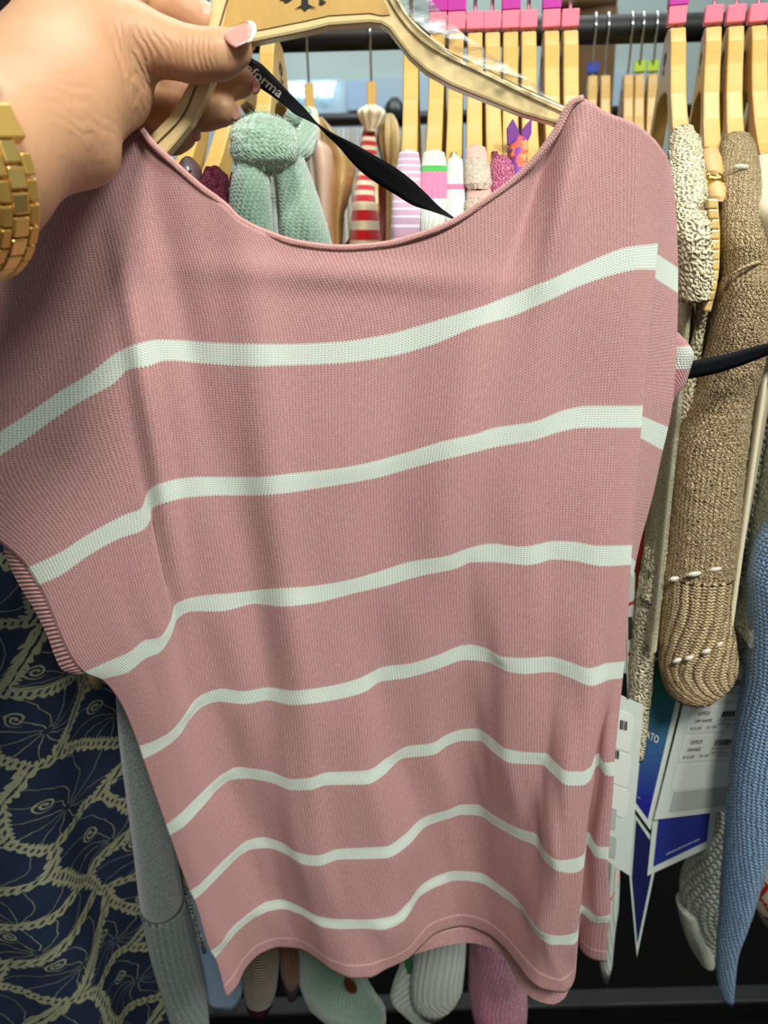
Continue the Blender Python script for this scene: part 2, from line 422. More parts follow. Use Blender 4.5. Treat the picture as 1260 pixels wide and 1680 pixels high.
def build_hanger_meshes():
    th = 0.0065; n = len(poly)
    V = [(x, -th, z) for x, z in poly]+[(x, th, z) for x, z in poly]
    F = [tuple(range(n))[::-1], tuple(range(n, 2*n))]+[(i, (i+1) % n, (i+1) % n+n, i+n) for i in range(n)]
    b = mesh_obj('hanger_body', V, F, M['wood'], None, smooth=False); bv = b.modifiers.new('bevel', 'BEVEL'); bv.width = 0.0012; bv.segments = 2; bv.limit_method = 'ANGLE'
    def hook(h):
        pts = [(0, 0, -.004), (0, 0, h-.045), (-.004, 0, h-.034)]+[(.0195*math.cos(a), 0, h+.0195*math.sin(a)) for a in np.linspace(-2.2, -4.7+.2, 12)[::1]]
        pts = [(0, 0, -.004), (0, 0, h-.055), (.012, 0, h-.036)]+[(.0205*math.cos(a), 0, h+.0205*math.sin(a)) for a in np.linspace(-0.75, 3.5, 14)]
        return tube('hook', pts, 0.0017, M['chrome'], None, 8)
    V = []; F = []
    for sgn in (-1, 1):
        for pl in tree_poly():
            k = len(V); V += [(x*.015, sgn*(th+.0003), -.028+z*.015) for x, z in pl]; F.append(tuple(range(k, k+len(pl))))
    e = mesh_obj('tree_emblem', V, F, M['ink'], None, smooth=False)
    c1 = box('size_marker', (0, 0, .0092), (.0075, 0, 0), (0, .0076, 0), (0, 0, .0068), M['pinkcube'], None, 0.0008)
    c2 = box('size_marker', (0, 0, .0245), (.0078, 0, 0), (0, .0082, 0), (0, 0, .0082), M['magcube'], None, 0.0008)
    out = dict(body=b.data, hook1=hook(.092).data, hook2=hook(.055).data, emblem=e.data, pink=c1.data, mag=c2.data)
    for o in [q for q in COL.objects if q.name.split('.')[0] in ('hanger_body', 'hook', 'tree_emblem', 'size_marker')]:
        bpy.data.objects.remove(o)
    def colour(md, m): q = md.copy(); q.materials[0] = m; return q
    out['blue'] = colour(out['pink'], M['bluecube']); out['lime'] = colour(out['pink'], M['limecube'])
    return out
HM = build_hanger_meshes()
HANG = {}
def hanger(key, neck, near, Y, zn, label, marks=(), hook='hook1', group=None, film=False):
    """neck / near: pixels of the top and of a lower point of the arm that faces the lens"""
    a = P(neck[0], neck[1], Y); s = 0.10
    b = P(near[0], near[1], Y-s)
    ax = np.array([b[0]-a[0], -s, 0]); ax /= np.linalg.norm(ax)
    e = empty('wooden_hanger', (a[0], Y, zn), label, 'hanger', group)
    e.rotation_euler = (0, 0, math.atan2(ax[1], ax[0]))
    def part(nm, md, bev=0.0):
        o = bpy.data.objects.new(nm, md); COL.objects.link(o); o.parent = e
        if bev: q = o.modifiers.new('bevel', 'BEVEL'); q.width = bev; q.segments = 2; q.limit_method = 'ANGLE'
        return o
    part('body', HM['body'], 0.0014); part('hook', HM[hook]); part('emblem', HM['emblem'])
    for mk in marks: part('size_marker', HM[mk], 0.0008)
    HANG[key] = dict(o=np.array([a[0], Y, zn]), ax=ax)
    return e
GP = 'pink marked hangers on the front rail'
L_ = 'pale wooden hanger with pink size cube, '
for key, nk, nr, marks, lab in (
    ('lilac', (675, 58), (672, 240), (), 'pale wooden hanger holding the lilac striped shirt'),
    ('green_band', (719, 56), (712, 240), ('pink', 'mag'), 'wooden hanger with magenta and pink cubes above the green banded sweater'),
    ('pink_band', (749, 56), (745, 250), ('pink', 'mag'), 'wooden hanger with magenta and pink cubes above the white sweater with thin pink band'),
    ('lace', (779, 55), (778, 240), ('pink',), L_+'above the blush lace blouse'),
    ('rose_crochet', (807, 55), (810, 250), ('pink',), L_+'above the pink crochet top'),
    ('print', (837, 54), (839, 190), ('pink', 'mag'), 'wooden hanger with magenta and pink cubes above the purple print top'),
    ('x1', (866, 53), (872, 180), ('pink',), L_+'beside the purple print top hanger'),
    ('x2', (903, 52), (912, 150), ('pink', 'mag'), 'wooden hanger with magenta and pink cubes, its curved side showing by the striped sweater shoulder'),
    ('x3', (934, 51), (944, 160), ('pink',), L_+'last before the gap in the row'),
    ('vest', (1108, 48), (1120, 205), ('pink', 'mag'), 'wooden hanger with magenta and pink cubes holding the cream crochet vest'),
    ('strap', (1168, 46), (1171, 200), ('pink',), L_+'holding the tan strap top'),
    ('beige', (1204, 45), (1209, 210), ('pink',), L_+'holding the beige knit sweater'),
    ('ivory', (1240, 44), (1252, 240), ('pink',), L_+'holding the ivory top'),
    ('edge', (1275, 43), (1292, 240), ('pink',), L_+'beyond the ivory top hanger'),
    ('blue', (1312, 42), (1335, 240), ('pink',), L_+'holding the sky blue sweater'),
    ('blouse', (1352, 41), (1380, 240), ('pink',), L_+'holding the red branch print blouse'),
    ('sage', (446, 72), (418, 190), (), 'wooden hanger in clear film holding the sage fuzzy cardigan'),
    ('burgundy', (392, 74), (360, 265), (), 'wooden hanger holding the burgundy crochet top'),
    ('bead', (348, 76), (310, 250), (), 'wooden hanger holding the dark beaded top under the fingers')):
    hanger(key, nk, nr, R1Y, ZN1, lab, marks)
Z2 = ZRAIL-0.055
for key, nk, nr, marks, lab in (
    ('satin', (506, 125), (508, 160), (), 'small looking hanger on the second rail above the tan satin top'),
    ('redwhite', (609, 125), (609, 160), (), 'hanger on the second rail above the red and white striped garment'),
    ('b1', (972, 122), (975, 160), ('blue',), 'hanger with a blue cube on the second rail'),
    ('b2', (992, 120), (1000, 160), (), 'unmarked hanger beside the blue cube hanger on the second rail'),
    ('b3', (1030, 120), (1038, 160), (), 'unmarked hanger beside the lime cube hanger on the second rail'),
    ('b4', (1048, 119), (1056, 160), ('lime',), 'hanger with a full lime green cube on the second rail'),
    ('b5', (1070, 118), (1076, 160), ('lime',), 'hanger with a half hidden lime cube on the second rail')):
    hanger(key, nk, nr, R2Y, Z2, lab, marks, 'hook2')

def body(key, mat, parent, s0=0.11, length=0.62, th=0.0068, grow=0.002, rip=0.12, ph=0.0, name='body', zoff=0.0):
    """cloth body hanging on a rack hanger, seen end-on from the lens"""
    H = HANG[key]; o, ax = H['o'], H['ax']; nx = np.array([-ax[1], ax[0], 0])
    rows = [(s+0.004, arm_drop(s)-0.004, th*(0.75+0.5*(s-s0))) for s in np.linspace(s0, 0.212, 8)]
    rows += [(0.222, 0.185, th), (0.226, 0.25, th+grow*0.4), (0.230, 0.4, th+grow*0.8), (0.235, length, th+grow)]
    rows = pchip(range(len(rows)), np.array(rows), np.linspace(0, len(rows)-1, 44)); n = 48; V = []; uv = []
    for i, (ext, d, t) in enumerate(rows):
        for j in range(n):
            a = 2*math.pi*j/n; c, s_ = math.cos(a), math.sin(a)
            q = 1+rip*min(1, max(0, (d-0.15)/0.2))*math.sin(7*a+ph+2*d)
            V.append(o+ax*ext*math.copysign(abs(c)**0.7, c)+nx*t*math.copysign(abs(s_)**0.8, s_)*q+np.array([0, 0, -d+zoff])); uv.append((j/n*4*ext, d))
    F = grid_faces(len(rows), n, True)+[tuple(range(n)), tuple((len(rows)-1)*n+k for k in range(n))[::-1]]
    return mesh_obj(name, V, F, mat, parent, uv)

def on_arm(key, rows, gap=.011):
    """put the shoulder rows of a garment on the hanger arm that carries it: distance from the arm's own height in the picture"""
    H = HANG[key]; pts = []
    for s_ in np.linspace(.05, .216, 40):
        p = H['o']+H['ax']*s_-np.array([0, 0, arm_drop(min(s_, .212))]); d = p-CAM; pts.append((840-FPX*np.dot(d, _U)/np.dot(d, _F), p[1]))
    pts = np.array(pts)
    return [(L, R, py, float(np.interp(py+6, pts[:, 0], pts[:, 1]))-gap*min(1, .85+i*.15), hd) for i, (L, R, py, _, hd) in enumerate(rows)]
def vpy(rows, py):
    R = np.array(rows, float); s = np.r_[0, np.cumsum(np.abs(np.diff(R[:, 2]))+1e-6)]
    RR = pchip(s, R, np.linspace(0, s[-1], 80)); C = [(P(r[0], r[2], r[3])+P(r[1], r[2], r[3]))/2 for r in RR]
    v = np.r_[0, np.cumsum([np.linalg.norm(C[i+1]-C[i]) for i in range(79)])]
    return float(np.interp(py, RR[:, 2], v))
G = {}
def garment(name, label, cat, key=None, loc=None, group=None):
    if key: G[key] = None
    l = HANG[key]['o'] if key else loc
    e = empty(name, l, label, cat, group)
    if key: G[key] = e
    return e

W = srgb(232, 236, 226)
# ---- garments in the neck opening of the held sweater, front rail
g = garment('striped_shirt', 'lilac shirt with thin white stripes on a hanger', 'shirt', 'lilac')
rows = [(655, 687, 251, .69, .010), (650, 690, 272, .66, .012), (644, 690, 310, .625, .013), (640, 688, 390, .585, .014), (638, 688, 480, .575, .015), (640, 690, 800, .575, .018)]
rows = on_arm('lilac', rows)
M['lilac'] = knit('lilac_stripe_cloth', srgb(206, 168, 190), srgb(150, 120, 140), .0008, .0008, .2, .15, ('repeat', .0105, .0028, srgb(240, 232, 238)), rough=.6)
loft('shoulder', rows, M['lilac'], g, 60, 28, fold=.08, sq=2.8); body('lilac', M['lilac'], g, .12)
g = garment('knit_sweater', 'white ribbed sweater with green band and pink chest block', 'sweater', 'green_band')
rows = [(694, 729, 251, .69, .010), (691, 732, 270, .665, .011), (688, 735, 300, .63, .013), (688, 733, 340, .60, .013), (687, 731, 400, .58, .014), (688, 735, 800, .575, .018)]
rows = on_arm('green_band', rows); vv = lambda p: vpy(rows, p)
M['greenband'] = knit('white_green_pink_knit', srgb(226, 232, 218), srgb(160, 170, 160), .003, .002, .5, .1, [(vv(274), vv(284), srgb(60, 190, 70)), (vv(284), vv(328), srgb(240, 130, 175))])
loft('shoulder', rows, M['greenband'], g, 60, 28, sq=2.8); body('green_band', M['greenband'], g, .12)
g = garment('knit_sweater', 'white ribbed sweater with one thin pink band', 'sweater', 'pink_band')
rows = [(734, 758, 262, .685, .010), (731, 761, 285, .66, .011), (729, 762, 330, .62, .012), (728, 761, 380, .59, .013), (729, 761, 800, .575, .015)]
rows = on_arm('pink_band', rows)
M['pinkband'] = knit('white_pink_line_knit', srgb(228, 234, 224), srgb(165, 175, 165), .0028, .002, .5, .1, [(vpy(rows, 304), vpy(rows, 313), srgb(240, 120, 165))])
loft('shoulder', rows, M['pinkband'], g, 60, 28, sq=2.8); body('pink_band', M['pinkband'], g, .125)
g = garment('lace_blouse', 'blush blouse with cream lace bands on the shoulder', 'blouse', 'lace')
rows = [(765, 796, 243, .69, .010), (764, 799, 258, .67, .011), (763, 803, 290, .635, .012), (765, 806, 340, .60, .013), (764, 806, 400, .58, .014), (765, 804, 800, .575, .016)]
rows = on_arm('lace', rows)
M['blush'] = knit('blush_satin', srgb(226, 182, 170), srgb(190, 150, 140), .0006, .0006, .1, .1, rough=.5)
M['lace'] = crochet('cream_lace', srgb(240, 228, 204), srgb(205, 170, 150), .0042, .8)
loft('shoulder', rows, M['blush'], g, 60, 28, sq=2.8); body('lace', M['blush'], g, .12)
for y0, y1, ya, yb in ((264, 304, .66, .618), (330, 352, .602, .592)):
    loft('lace_band', on_arm('lace', [(762, 801, y0, 0, .0135), (761, 805, (y0+y1)/2, 0, .014), (762, 807, y1, 0, .0145)], .0215), M['lace'], g, 14, 24, rough=.02, cuff=False)
g = garment('crochet_sweater', 'pink open crochet sweater with a bright fuzzy sleeve hanging below the hem', 'top', 'rose_crochet')
M['pinkcro'] = crochet('pink_crochet', srgb(240, 140, 180), srgb(170, 70, 100), .006, 1.0)
loft('shoulder', on_arm('rose_crochet', [(808, 832, 259, .69, .010), (805, 845, 272, .67, .011), (804, 850, 300, .64, .012), (803, 850, 360, .60, .014), (804, 846, 700, .575, .016)]), M['pinkcro'], g, 60, 28, rough=.03); body('rose_crochet', M['pinkcro'], g, .125)
g = garment('print_camisole', 'purple and orange print top with pointed tie ends', 'top', 'print')
def blotch(name, cols, scale):
    m, nt, b = nodes(name); tc = N(nt, 'ShaderNodeTexCoord').outputs['UV']
    r = N(nt, 'ShaderNodeValToRGB'); r.color_ramp.interpolation = 'CONSTANT'
    nt.links.new(noise(nt, tc, scale, 1), r.inputs[0]); el = r.color_ramp.elements
    el[0].color = cols[0]; el[1].position = .44; el[1].color = cols[1]
    q = el.new(.54); q.color = cols[2]
    q = el.new(.62); q.color = cols[3 % len(cols)]
    nt.links.new(r.outputs[0], b.inputs['Base Color']); b.inputs['Roughness'].default_value = .6
    return m
M['print'] = blotch('orange_purple_print', [srgb(120, 50, 150), srgb(240, 90, 60), srgb(250, 150, 90), srgb(110, 50, 150)], 70)
M['purple'] = plain('purple_cloth', srgb(122, 56, 150), .6, 0, .2)
loft('shoulder', on_arm('print', [(838, 864, 226, .69, .010), (836, 866, 245, .67, .011), (838, 864, 270, .65, .012), (836, 866, 340, .60, .013), (836, 866, 700, .575, .015)]), M['print'], g, 50, 24); body('print', M['print'], g, .12)
for pl in ([(833, 238), (832, 210), (842, 194), (852, 214), (853, 232), (847, 240)], [(853, 234), (856, 214), (864, 203), (873, 194), (872, 220), (864, 236)]):
    prism('tie_end', [P(x, y, .655) for x, y in pl], (0, .004, 0), M['purple'], g, .0008)
# ---- left of the opening
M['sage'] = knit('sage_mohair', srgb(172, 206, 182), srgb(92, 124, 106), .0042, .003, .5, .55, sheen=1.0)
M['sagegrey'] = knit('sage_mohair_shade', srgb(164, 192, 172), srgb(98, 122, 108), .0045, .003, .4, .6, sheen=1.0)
g = garment('fuzzy_cardigan', 'sage green fuzzy cardigan with folded ribbed cuff and brown button', 'cardigan', 'sage')
cu_ = loft('folded_cuff', [(408, 452, 192, .618, .016), (390, 474, 202, .612, .022), (381, 487, 222, .606, .026), (379, 491, 245, .603, .026), (384, 486, 264, .602, .024), (392, 470, 276, .602, .018)], M['sage'], g, 30, 40, rip=.04, k=16, rough=.012, cuff=False)
sl_ = loft('sleeve', [(392, 436, 260, .604, .016), (383, 442, 280, .60, .018), (378, 444, 310, .595, .019), (374, 448, 360, .588, .02), (372, 455, 440, .58, .02), (400, 520, 1000, .58, .024), (470, 570, 1480, .60, .026)], M['sage'], g, 70, 40, rip=.03, k=14, rough=.008)
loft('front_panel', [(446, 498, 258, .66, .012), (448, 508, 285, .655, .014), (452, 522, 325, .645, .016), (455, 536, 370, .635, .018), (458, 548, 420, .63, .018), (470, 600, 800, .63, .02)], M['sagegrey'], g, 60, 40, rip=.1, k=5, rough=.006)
tube('collar', [P(x, y, Y) for x, y, Y in ((476, 196, .70), (486, 186, .71), (497, 190, .715), (503, 208, .715), (502, 230, .705), (494, 246, .69), (478, 250, .67))], [.006, .008, .009, .010, .010, .010, .008], M['sage'], g, 14)
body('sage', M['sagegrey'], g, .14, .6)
M['fibre'] = plain('sage_fibre', srgb(186, 212, 192), .8)
fuzz(cu_, 5000, .005, M['fibre']); fuzz(sl_, 5000, .004, M['fibre'], 5)
g = garment('crochet_sweater', 'burgundy chunky crochet top beside the sage cardigan', 'top', 'burgundy')
M['burg'] = crochet('burgundy_crochet', srgb(140, 34, 68), srgb(50, 8, 24), .007, 1.0)
loft('shoulder', on_arm('burgundy', [(346, 362, 277, .66, .012), (334, 372, 288, .64, .016), (326, 376, 305, .62, .018), (322, 378, 330, .60, .018), (322, 380, 420, .585, .018), (330, 380, 800, .58, .02)]), M['burg'], g, 50, 30, rough=.05); body('burgundy', M['burg'], g, .135)
g = garment('beaded_top', 'dark maroon top with a silver bead at the shoulder', 'top', 'bead')
M['maroon'] = plain('maroon_velvet', srgb(62, 22, 34), .5, 0, .4, 60, .2)
loft('shoulder', on_arm('bead', [(300, 318, 262, .66, .012), (293, 328, 272, .64, .016), (290, 331, 290, .62, .016), (288, 332, 340, .60, .016), (290, 332, 700, .58, .018)]), M['maroon'], g, 40, 24); body('bead', M['maroon'], g, .13)
V = []
bd = P(307, 280, .60); tube('bead', [bd+np.array([-.003, 0, 0]), bd, bd+np.array([.003, 0, 0])], [.0012, .0032, .0012], M['chrome'], g, 10)
# ---- second rail
g = garment('satin_top', 'tan and peach satin top hanging on the second rail', 'top', 'satin')
M['tan_satin'] = plain('tan_satin', srgb(212, 172, 112), .35, 0, .35, 18, .1); M['peach'] = plain('peach_satin', srgb(240, 206, 180), .4, 0, .15, 20); M['cream'] = plain('cream_cloth', srgb(240, 226, 196), .6, 0, .1, 20)
loft('cream_layer', [(500, 520, 180, 1.07, .02), (498, 526, 205, 1.04, .02), (500, 528, 240, 1.02, .02), (505, 530, 280, 1.01, .02), (508, 540, 420, 1.0, .02)], M['cream'], g, 30, 20)
loft('peach_layer', [(508, 526, 230, 1.0, .02), (512, 545, 246, .99, .025), (516, 548, 280, .985, .025), (520, 545, 330, .985, .025), (520, 560, 500, .985, .03)], M['peach'], g, 30, 20)
loft('satin_layer', [(524, 532, 196, 1.06, .02), (528, 552, 218, 1.04, .03), (532, 574, 250, 1.02, .03), (538, 582, 272, 1.01, .03), (540, 576, 310, 1.0, .03), (545, 562, 370, 1.0, .03), (545, 562, 500, 1.0, .03)], M['tan_satin'], g, 40, 24, rip=.2, k=4)
body('satin', M['tan_satin'], g, .12, .5)
g = garment('striped_dress', 'red and ivory striped garment with frilled ivory collar on the second rail', 'dress', 'redwhite')
rows = [(598, 612, 205, 1.09, .012), (592, 616, 225, 1.07, .016), (589, 618, 255, 1.05, .02), (584, 612, 298, 1.03, .022), (577, 618, 340, 1.01, .025), (573, 625, 402, 1.0, .03), (570, 630, 520, .99, .03)]
M['redstripe'] = knit('red_ivory_stripe', srgb(244, 232, 206), srgb(210, 190, 160), .002, .002, .2, .1, ('repeat', .0215, .0115, srgb(214, 28, 40), .004))
loft('front', on_arm('redwhite', rows, .02), M['redstripe'], g, 60, 28, rip=.12, k=3, ph=1)
loft('frill', [(594, 624, 178, 1.10, .03), (586, 633, 186, 1.09, .035), (592, 627, 200, 1.085, .025), (598, 618, 212, 1.08, .014)], M['cream'], g, 20, 48, rip=.16, k=11, cuff=False)
body('redwhite', M['redstripe'], g, .125, .55)
g = garment('organza_top', 'sheer tan ruffled top next to the red striped garment', 'top', loc=P(640, 190, 1.2))
M['organza'] = plain('tan_organza', srgb(206, 176, 120), .5, 0, .45, 60, .5)
loft('front', [(632, 646, 190, 1.14, .02), (622, 654, 206, 1.13, .03), (620, 658, 230, 1.12, .035), (624, 656, 255, 1.12, .035), (630, 648, 280, 1.12, .03), (626, 645, 500, 1.12, .03)], M['organza'], g, 30, 40, rip=.2, k=9)
g = garment('dark_red_top', 'dark red garment hidden behind the red striped one', 'top', loc=P(634, 300, 1.22))
M['dred'] = plain('dark_red_cloth', srgb(110, 30, 28), .6, 0, .3)
loft('front', [(622, 640, 270, 1.13, .02), (618, 648, 320, 1.12, .02), (560, 650, 420, 1.12, .03), (560, 650, 560, 1.12, .03)], M['dred'], g, 30, 24, rip=.1)
gg = 'garments on the hangers with blue and lime cubes'
for key, c, lab in (('b1', srgb(236, 232, 224), 'white top on the blue cube hanger'), ('b2', srgb(224, 214, 190), 'pale cream top beside the blue cube hanger'), ('b3', srgb(86, 140, 92), 'leaf green top on the second rail'), ('b4', srgb(238, 236, 240), 'white top on the lime cube hanger')):
    g = garment('hanging_top', lab, 'top', key); mt = plain('plain_cloth', c, .7, 0, .15)
    body(key, mt, g, .15, .5, .0066, .001)
# ---- far rack
M['farmetal'] = M['rail']
fr = empty('far_clothes_rack', (0, 3.0, 0), 'far dark clothes rack crowded with pale garments by the pale wall', 'rack')
zf = P(590, 196, 3.0)[2]
tube('rail', [(-0.9, 3, zf), (0, 3, zf), (1.3, 3, zf)], .022, M['rail'], fr, 12)
for sx in (-.88, 1.28): tube('upright', [(sx, 3, 0), (sx, 3, zf)], .02, M['rail'], fr, 10)
cols = [srgb(226, 206, 170), srgb(236, 220, 190), srgb(214, 186, 150), srgb(240, 228, 208), srgb(222, 192, 168)]
fm = [plain('far_cloth', c, .8, 0, .1) for c in cols]
for i in range(26):
    x = P(534, 220, 3.0)[0]+i*0.0165
    o = mesh_obj('far_garment', *(lambda q: (q, [(0, 1, 2, 3), (4, 7, 6, 5), (0, 4, 5, 1), (1, 5, 6, 2), (2, 6, 7, 3), (3, 7, 4, 0)]))(
        [(x+dx*wx, 3+dy*wy, z) for z, wy, wx in ((zf-.03, .03, .003), (zf-.75, .2, .007)) for dx, dy in ((-1, -1), (1, -1), (1, 1), (-1, 1))]), fm[(i*7) % 5], smooth=False)
    tag(o, 'thin pale garment crowded on the far rack rail', 'garment', 'pale garments on the far rack')
g = garment('dark_jacket', 'blurred black jacket hanging at the far rack end', 'jacket', loc=P(650, 190, 2.95))
M['black'] = plain('black_cloth', srgb(22, 22, 26), .5, 0, .5, 40, .3)
loft('front', [(640, 655, 163, 2.9, .05), (632, 662, 172, 2.9, .08), (628, 668, 190, 2.9, .1), (632, 668, 204, 2.9, .1)], M['black'], g, 14, 20, rip=.1)
# ---- dark things above the wrist
g = garment('black_jacket', 'black glossy jacket with silver zip above the wrist', 'jacket', loc=P(-20, 0, 1.0))
M['blackgloss'] = plain('black_leather', srgb(26, 25, 24), .3, 0, .6, 30, .4)
loft('front', [(-190, 20, -120, 1.0, .05), (-180, 30, -40, 1.0, .06), (-170, 36, 10, 1.0, .06), (-170, 40, 60, 1.0, .06), (-170, 42, 300, 1.0, .06)], M['blackgloss'], g, 30, 40, rip=.15, k=6)
tube('zip', [P(-5, 33, .937), P(12, 34, .937), P(30, 40, .937)], .0018, M['chrome'], g, 8)
g = garment('sequin_top', 'dark navy top with blue sequin stripe above the wrist', 'top', loc=P(70, 0, 1.05))
M['navy'] = plain('navy_cloth', srgb(20, 24, 40), .5, 0, .4, 40, .2); M['sequin'] = crochet('blue_sequins', srgb(70, 130, 240), srgb(16, 40, 110), .004, 1)
loft('front', [(48, 120, -80, 1.05, .04), (51, 130, 0, 1.05, .05), (53, 130, 60, 1.05, .05), (54, 130, 300, 1.05, .05)], M['navy'], g, 20, 30)
loft('sequin_stripe', [(55, 68, -80, .998, .004), (56, 68, 0, .998, .004), (57, 68, 60, .998, .004), (57, 68, 200, .998, .004)], M['sequin'], g, 20, 12)
# ------------------------------------------------------------------ right of the held sweater
g = garment('crochet_vest', 'cream looped crochet vest on the hanger nearest the pink sweater', 'vest', 'vest')
M['creamcro'] = crochet('cream_crochet', srgb(240, 232, 200), srgb(164, 144, 100), .0085, .8, -.1, .4)
M['vestin'] = knit('vest_inside', srgb(206, 178, 128), srgb(140, 110, 74), .004, .003, .6, .4)
loft('shoulder', on_arm('vest', [(1106, 1134, 210, .66, .010), (1100, 1146, 232, .64, .014), (1099, 1152, 270, .615, .016), (1100, 1158, 330, .592, .017), (1104, 1163, 400, .58, .018), (1108, 1165, 455, .576, .018), (1110, 1158, 494, .576, .016)]), M['creamcro'], g, 60, 44, rough=.035, cuff=True)
loft('lining', [(1100, 1152, 470, .60, .010), (1098, 1148, 520, .60, .010), (1090, 1140, 580, .60, .010), (1080, 1124, 680, .60, .010), (1070, 1108, 800, .60, .010), (1055, 1090, 960, .60, .010)], M['vestin'], g, 50, 24, rough=.01)
loft('armhole_edge', [(1146, 1162, 484, .574, .006), (1142, 1158, 520, .574, .006), (1132, 1149, 580, .574, .006), (1118, 1136, 660, .574, .007), (1104, 1124, 740, .574, .007), (1086, 1108, 830, .574, .008), (1068, 1100, 920, .574, .009), (1052, 1090, 985, .574, .01)], M['creamcro'], g, 70, 30, rough=.05)
loft('hem_drape', [(1060, 1096, 900, .585, .012), (1046, 1082, 985, .583, .012), (1038, 1074, 1060, .583, .012), (1032, 1068, 1130, .583, .012), (1034, 1060, 1200, .583, .01), (1040, 1054, 1245, .583, .006)], M['creamcro'], g, 50, 36, rough=.05)
body('vest', M['creamcro'], g, .13, .5)
g = garment('strap_camisole', 'tan strap with gold trim looped on a ridged wooden hanger arm', 'top', 'strap')
M['tanband'] = plain('tan_band', srgb(208, 170, 112), .45, 0, .15); M['gold'] = plain('gold_metal', srgb(214, 172, 80), .25, 1.0)
M['ribwood'] = wood('ridged_wood', srgb(226, 198, 130), srgb(196, 158, 88), (6, 6, 20))
loft('strap', on_arm('strap', [(1150, 1176, 246, .665, .010), (1150, 1181, 262, .655, .012), (1154, 1184, 283, .645, .012)]), M['tanband'], g, 12, 20, cuff=False)
loft('strap_lower', on_arm('strap', [(1158, 1184, 302, .632, .012), (1159, 1186, 312, .628, .013), (1161, 1186, 324, .624, .012)], .016), M['tanband'], g, 10, 20, cuff=False)
tube('gold_trim', [P(x, y, .60) for x, y in ((1157, 292), (1163, 294), (1170, 296), (1177, 295), (1183, 291))], .004, M['gold'], g, 10)
loft('side_band', [(1178, 1187, 310, .64, .006), (1180, 1189, 350, .63, .006), (1178, 1186, 372, .625, .005)], M['tanband'], g, 12, 14, cuff=False)
rowsr = [(1161, 1179, 326), (1163, 1180, 345), (1165, 1182, 375), (1166, 1182, 405), (1165, 1181, 440), (1161, 1176, 475), (1155, 1167, 511)]
for i in range(11):
    t0, t1 = i/11, (i+.86)/11
    q = [pchip([r[2] for r in rowsr], np.array(rowsr, float), [326+185*t])[0] for t in (t0, t1)]
    dz = .0 if i < 8 else .001
    prism('ridge', [P(q[0][0], q[0][2], .553-dz), P(q[0][1], q[0][2], .553-dz), P(q[1][1], q[1][2]+2, .553-dz), P(q[1][0], q[1][2]+2, .553-dz)], (0, .006, 0), M['ribwood'], g, .0012)
pl = [P(r[0]+1, r[2], .556) for r in rowsr]+[P(r[1]-1, r[2], .556) for r in rowsr[::-1]]
prism('ridged_arm', pl, (0, .008, 0), M['ribwood'], g)
g = garment('knit_sweater', 'beige speckled knit sweater with white dashes above its ribbed cuff', 'sweater', 'beige')
M['beige'] = knit('beige_marl', srgb(228, 202, 158), srgb(96, 74, 48), .0036, .0028, 1.0, .75, holes=-1.0, wobble=2.2, sheen=0)
M['beigerib'] = knit('beige_rib', srgb(222, 196, 152), srgb(90, 70, 48), .0036, .0028, .9, .7, rib=.0085, sheen=0)
M['white_yarn'] = knit('white_yarn', srgb(240, 236, 224), srgb(190, 180, 160), .002, .002, .5, .2)
loft('shoulder', on_arm('beige', [(1191, 1228, 221, .675, .012), (1184, 1238, 245, .65, .015), (1185, 1247, 320, .61, .017), (1187, 1256, 410, .585, .018), (1186, 1258, 450, .578, .016), (1190, 1250, 480, .578, .012)], .012), M['beige'], g, 60, 44, rough=.012)
slv = [(1196, 1256, 436, .560, .018), (1184, 1260, 470, .556, .022), (1172, 1258, 530, .556, .023), (1158, 1250, 590, .560, .023), (1138, 1232, 660, .565, .023), (1112, 1226, 720, .565, .023), (1104, 1217, 800, .565, .023), (1097, 1209, 890, .565, .022), (1091, 1203, 945, .565, .021)]
sv = loft('sleeve', slv, M['beige'], g, 90, 48, rough=.010, rip=.02)
cf = [(1091, 1203, 940, .565, .021), (1087, 1197, 990, .565, .021), (1084, 1204, 1045, .565, .022), (1083, 1209, 1085, .565, .023), (1086, 1203, 1108, .565, .023), (1091, 1188, 1126, .565, .022), (1098, 1166, 1140, .565, .019)]
loft('cuff', cf, M['beigerib'], g, 50, 60, rip=.05, k=22, rough=.006)
def dash(x, y, w_, Y, sl):
    a = P(x-w_/2, y+sl, Y); b = P(x, y, Y-.001); c = P(x+w_/2, y-sl, Y)
    tube('white_dash', [a, b, c], [.0013, .0022, .0013], M['white_yarn'], g, 8)
for x, y, w_ in ((1105, 950, 15), (1138, 942, 22), (1172, 934, 22), (1199, 922, 10)): dash(x, y, w_, .5435+abs(x-1148)**2*3.6e-6, 2)
for x, y, w_ in ((1110, 1084, 13), (1130, 1080, 13), (1158, 1069, 14), (1178, 1058, 12), (1195, 1040, 9)): dash(x, y, w_, .5415+abs(x-1145)**2*4.2e-6, 3)
tube('shoulder_seam', [P(x, y, Y) for x, y, Y in ((1190, 476, .545), (1200, 452, .5405), (1218, 440, .5375), (1238, 432, .5385), (1254, 428, .55))], .0013, M['beigerib'], g, 8)
tube('neck_thread', [P(1202, 276, .600), P(1214, 273, .597), P(1226, 274, .600)], .0016, M['white_yarn'], g, 8)
body('beige', M['beige'], g, .13, .52)
g = garment('ivory_top', 'smooth ivory top hanging behind the beige knit sweater', 'top', 'ivory')
M['ivory'] = knit('ivory_jersey', srgb(232, 222, 194), srgb(190, 178, 148), .0007, .0007, .15, .1)
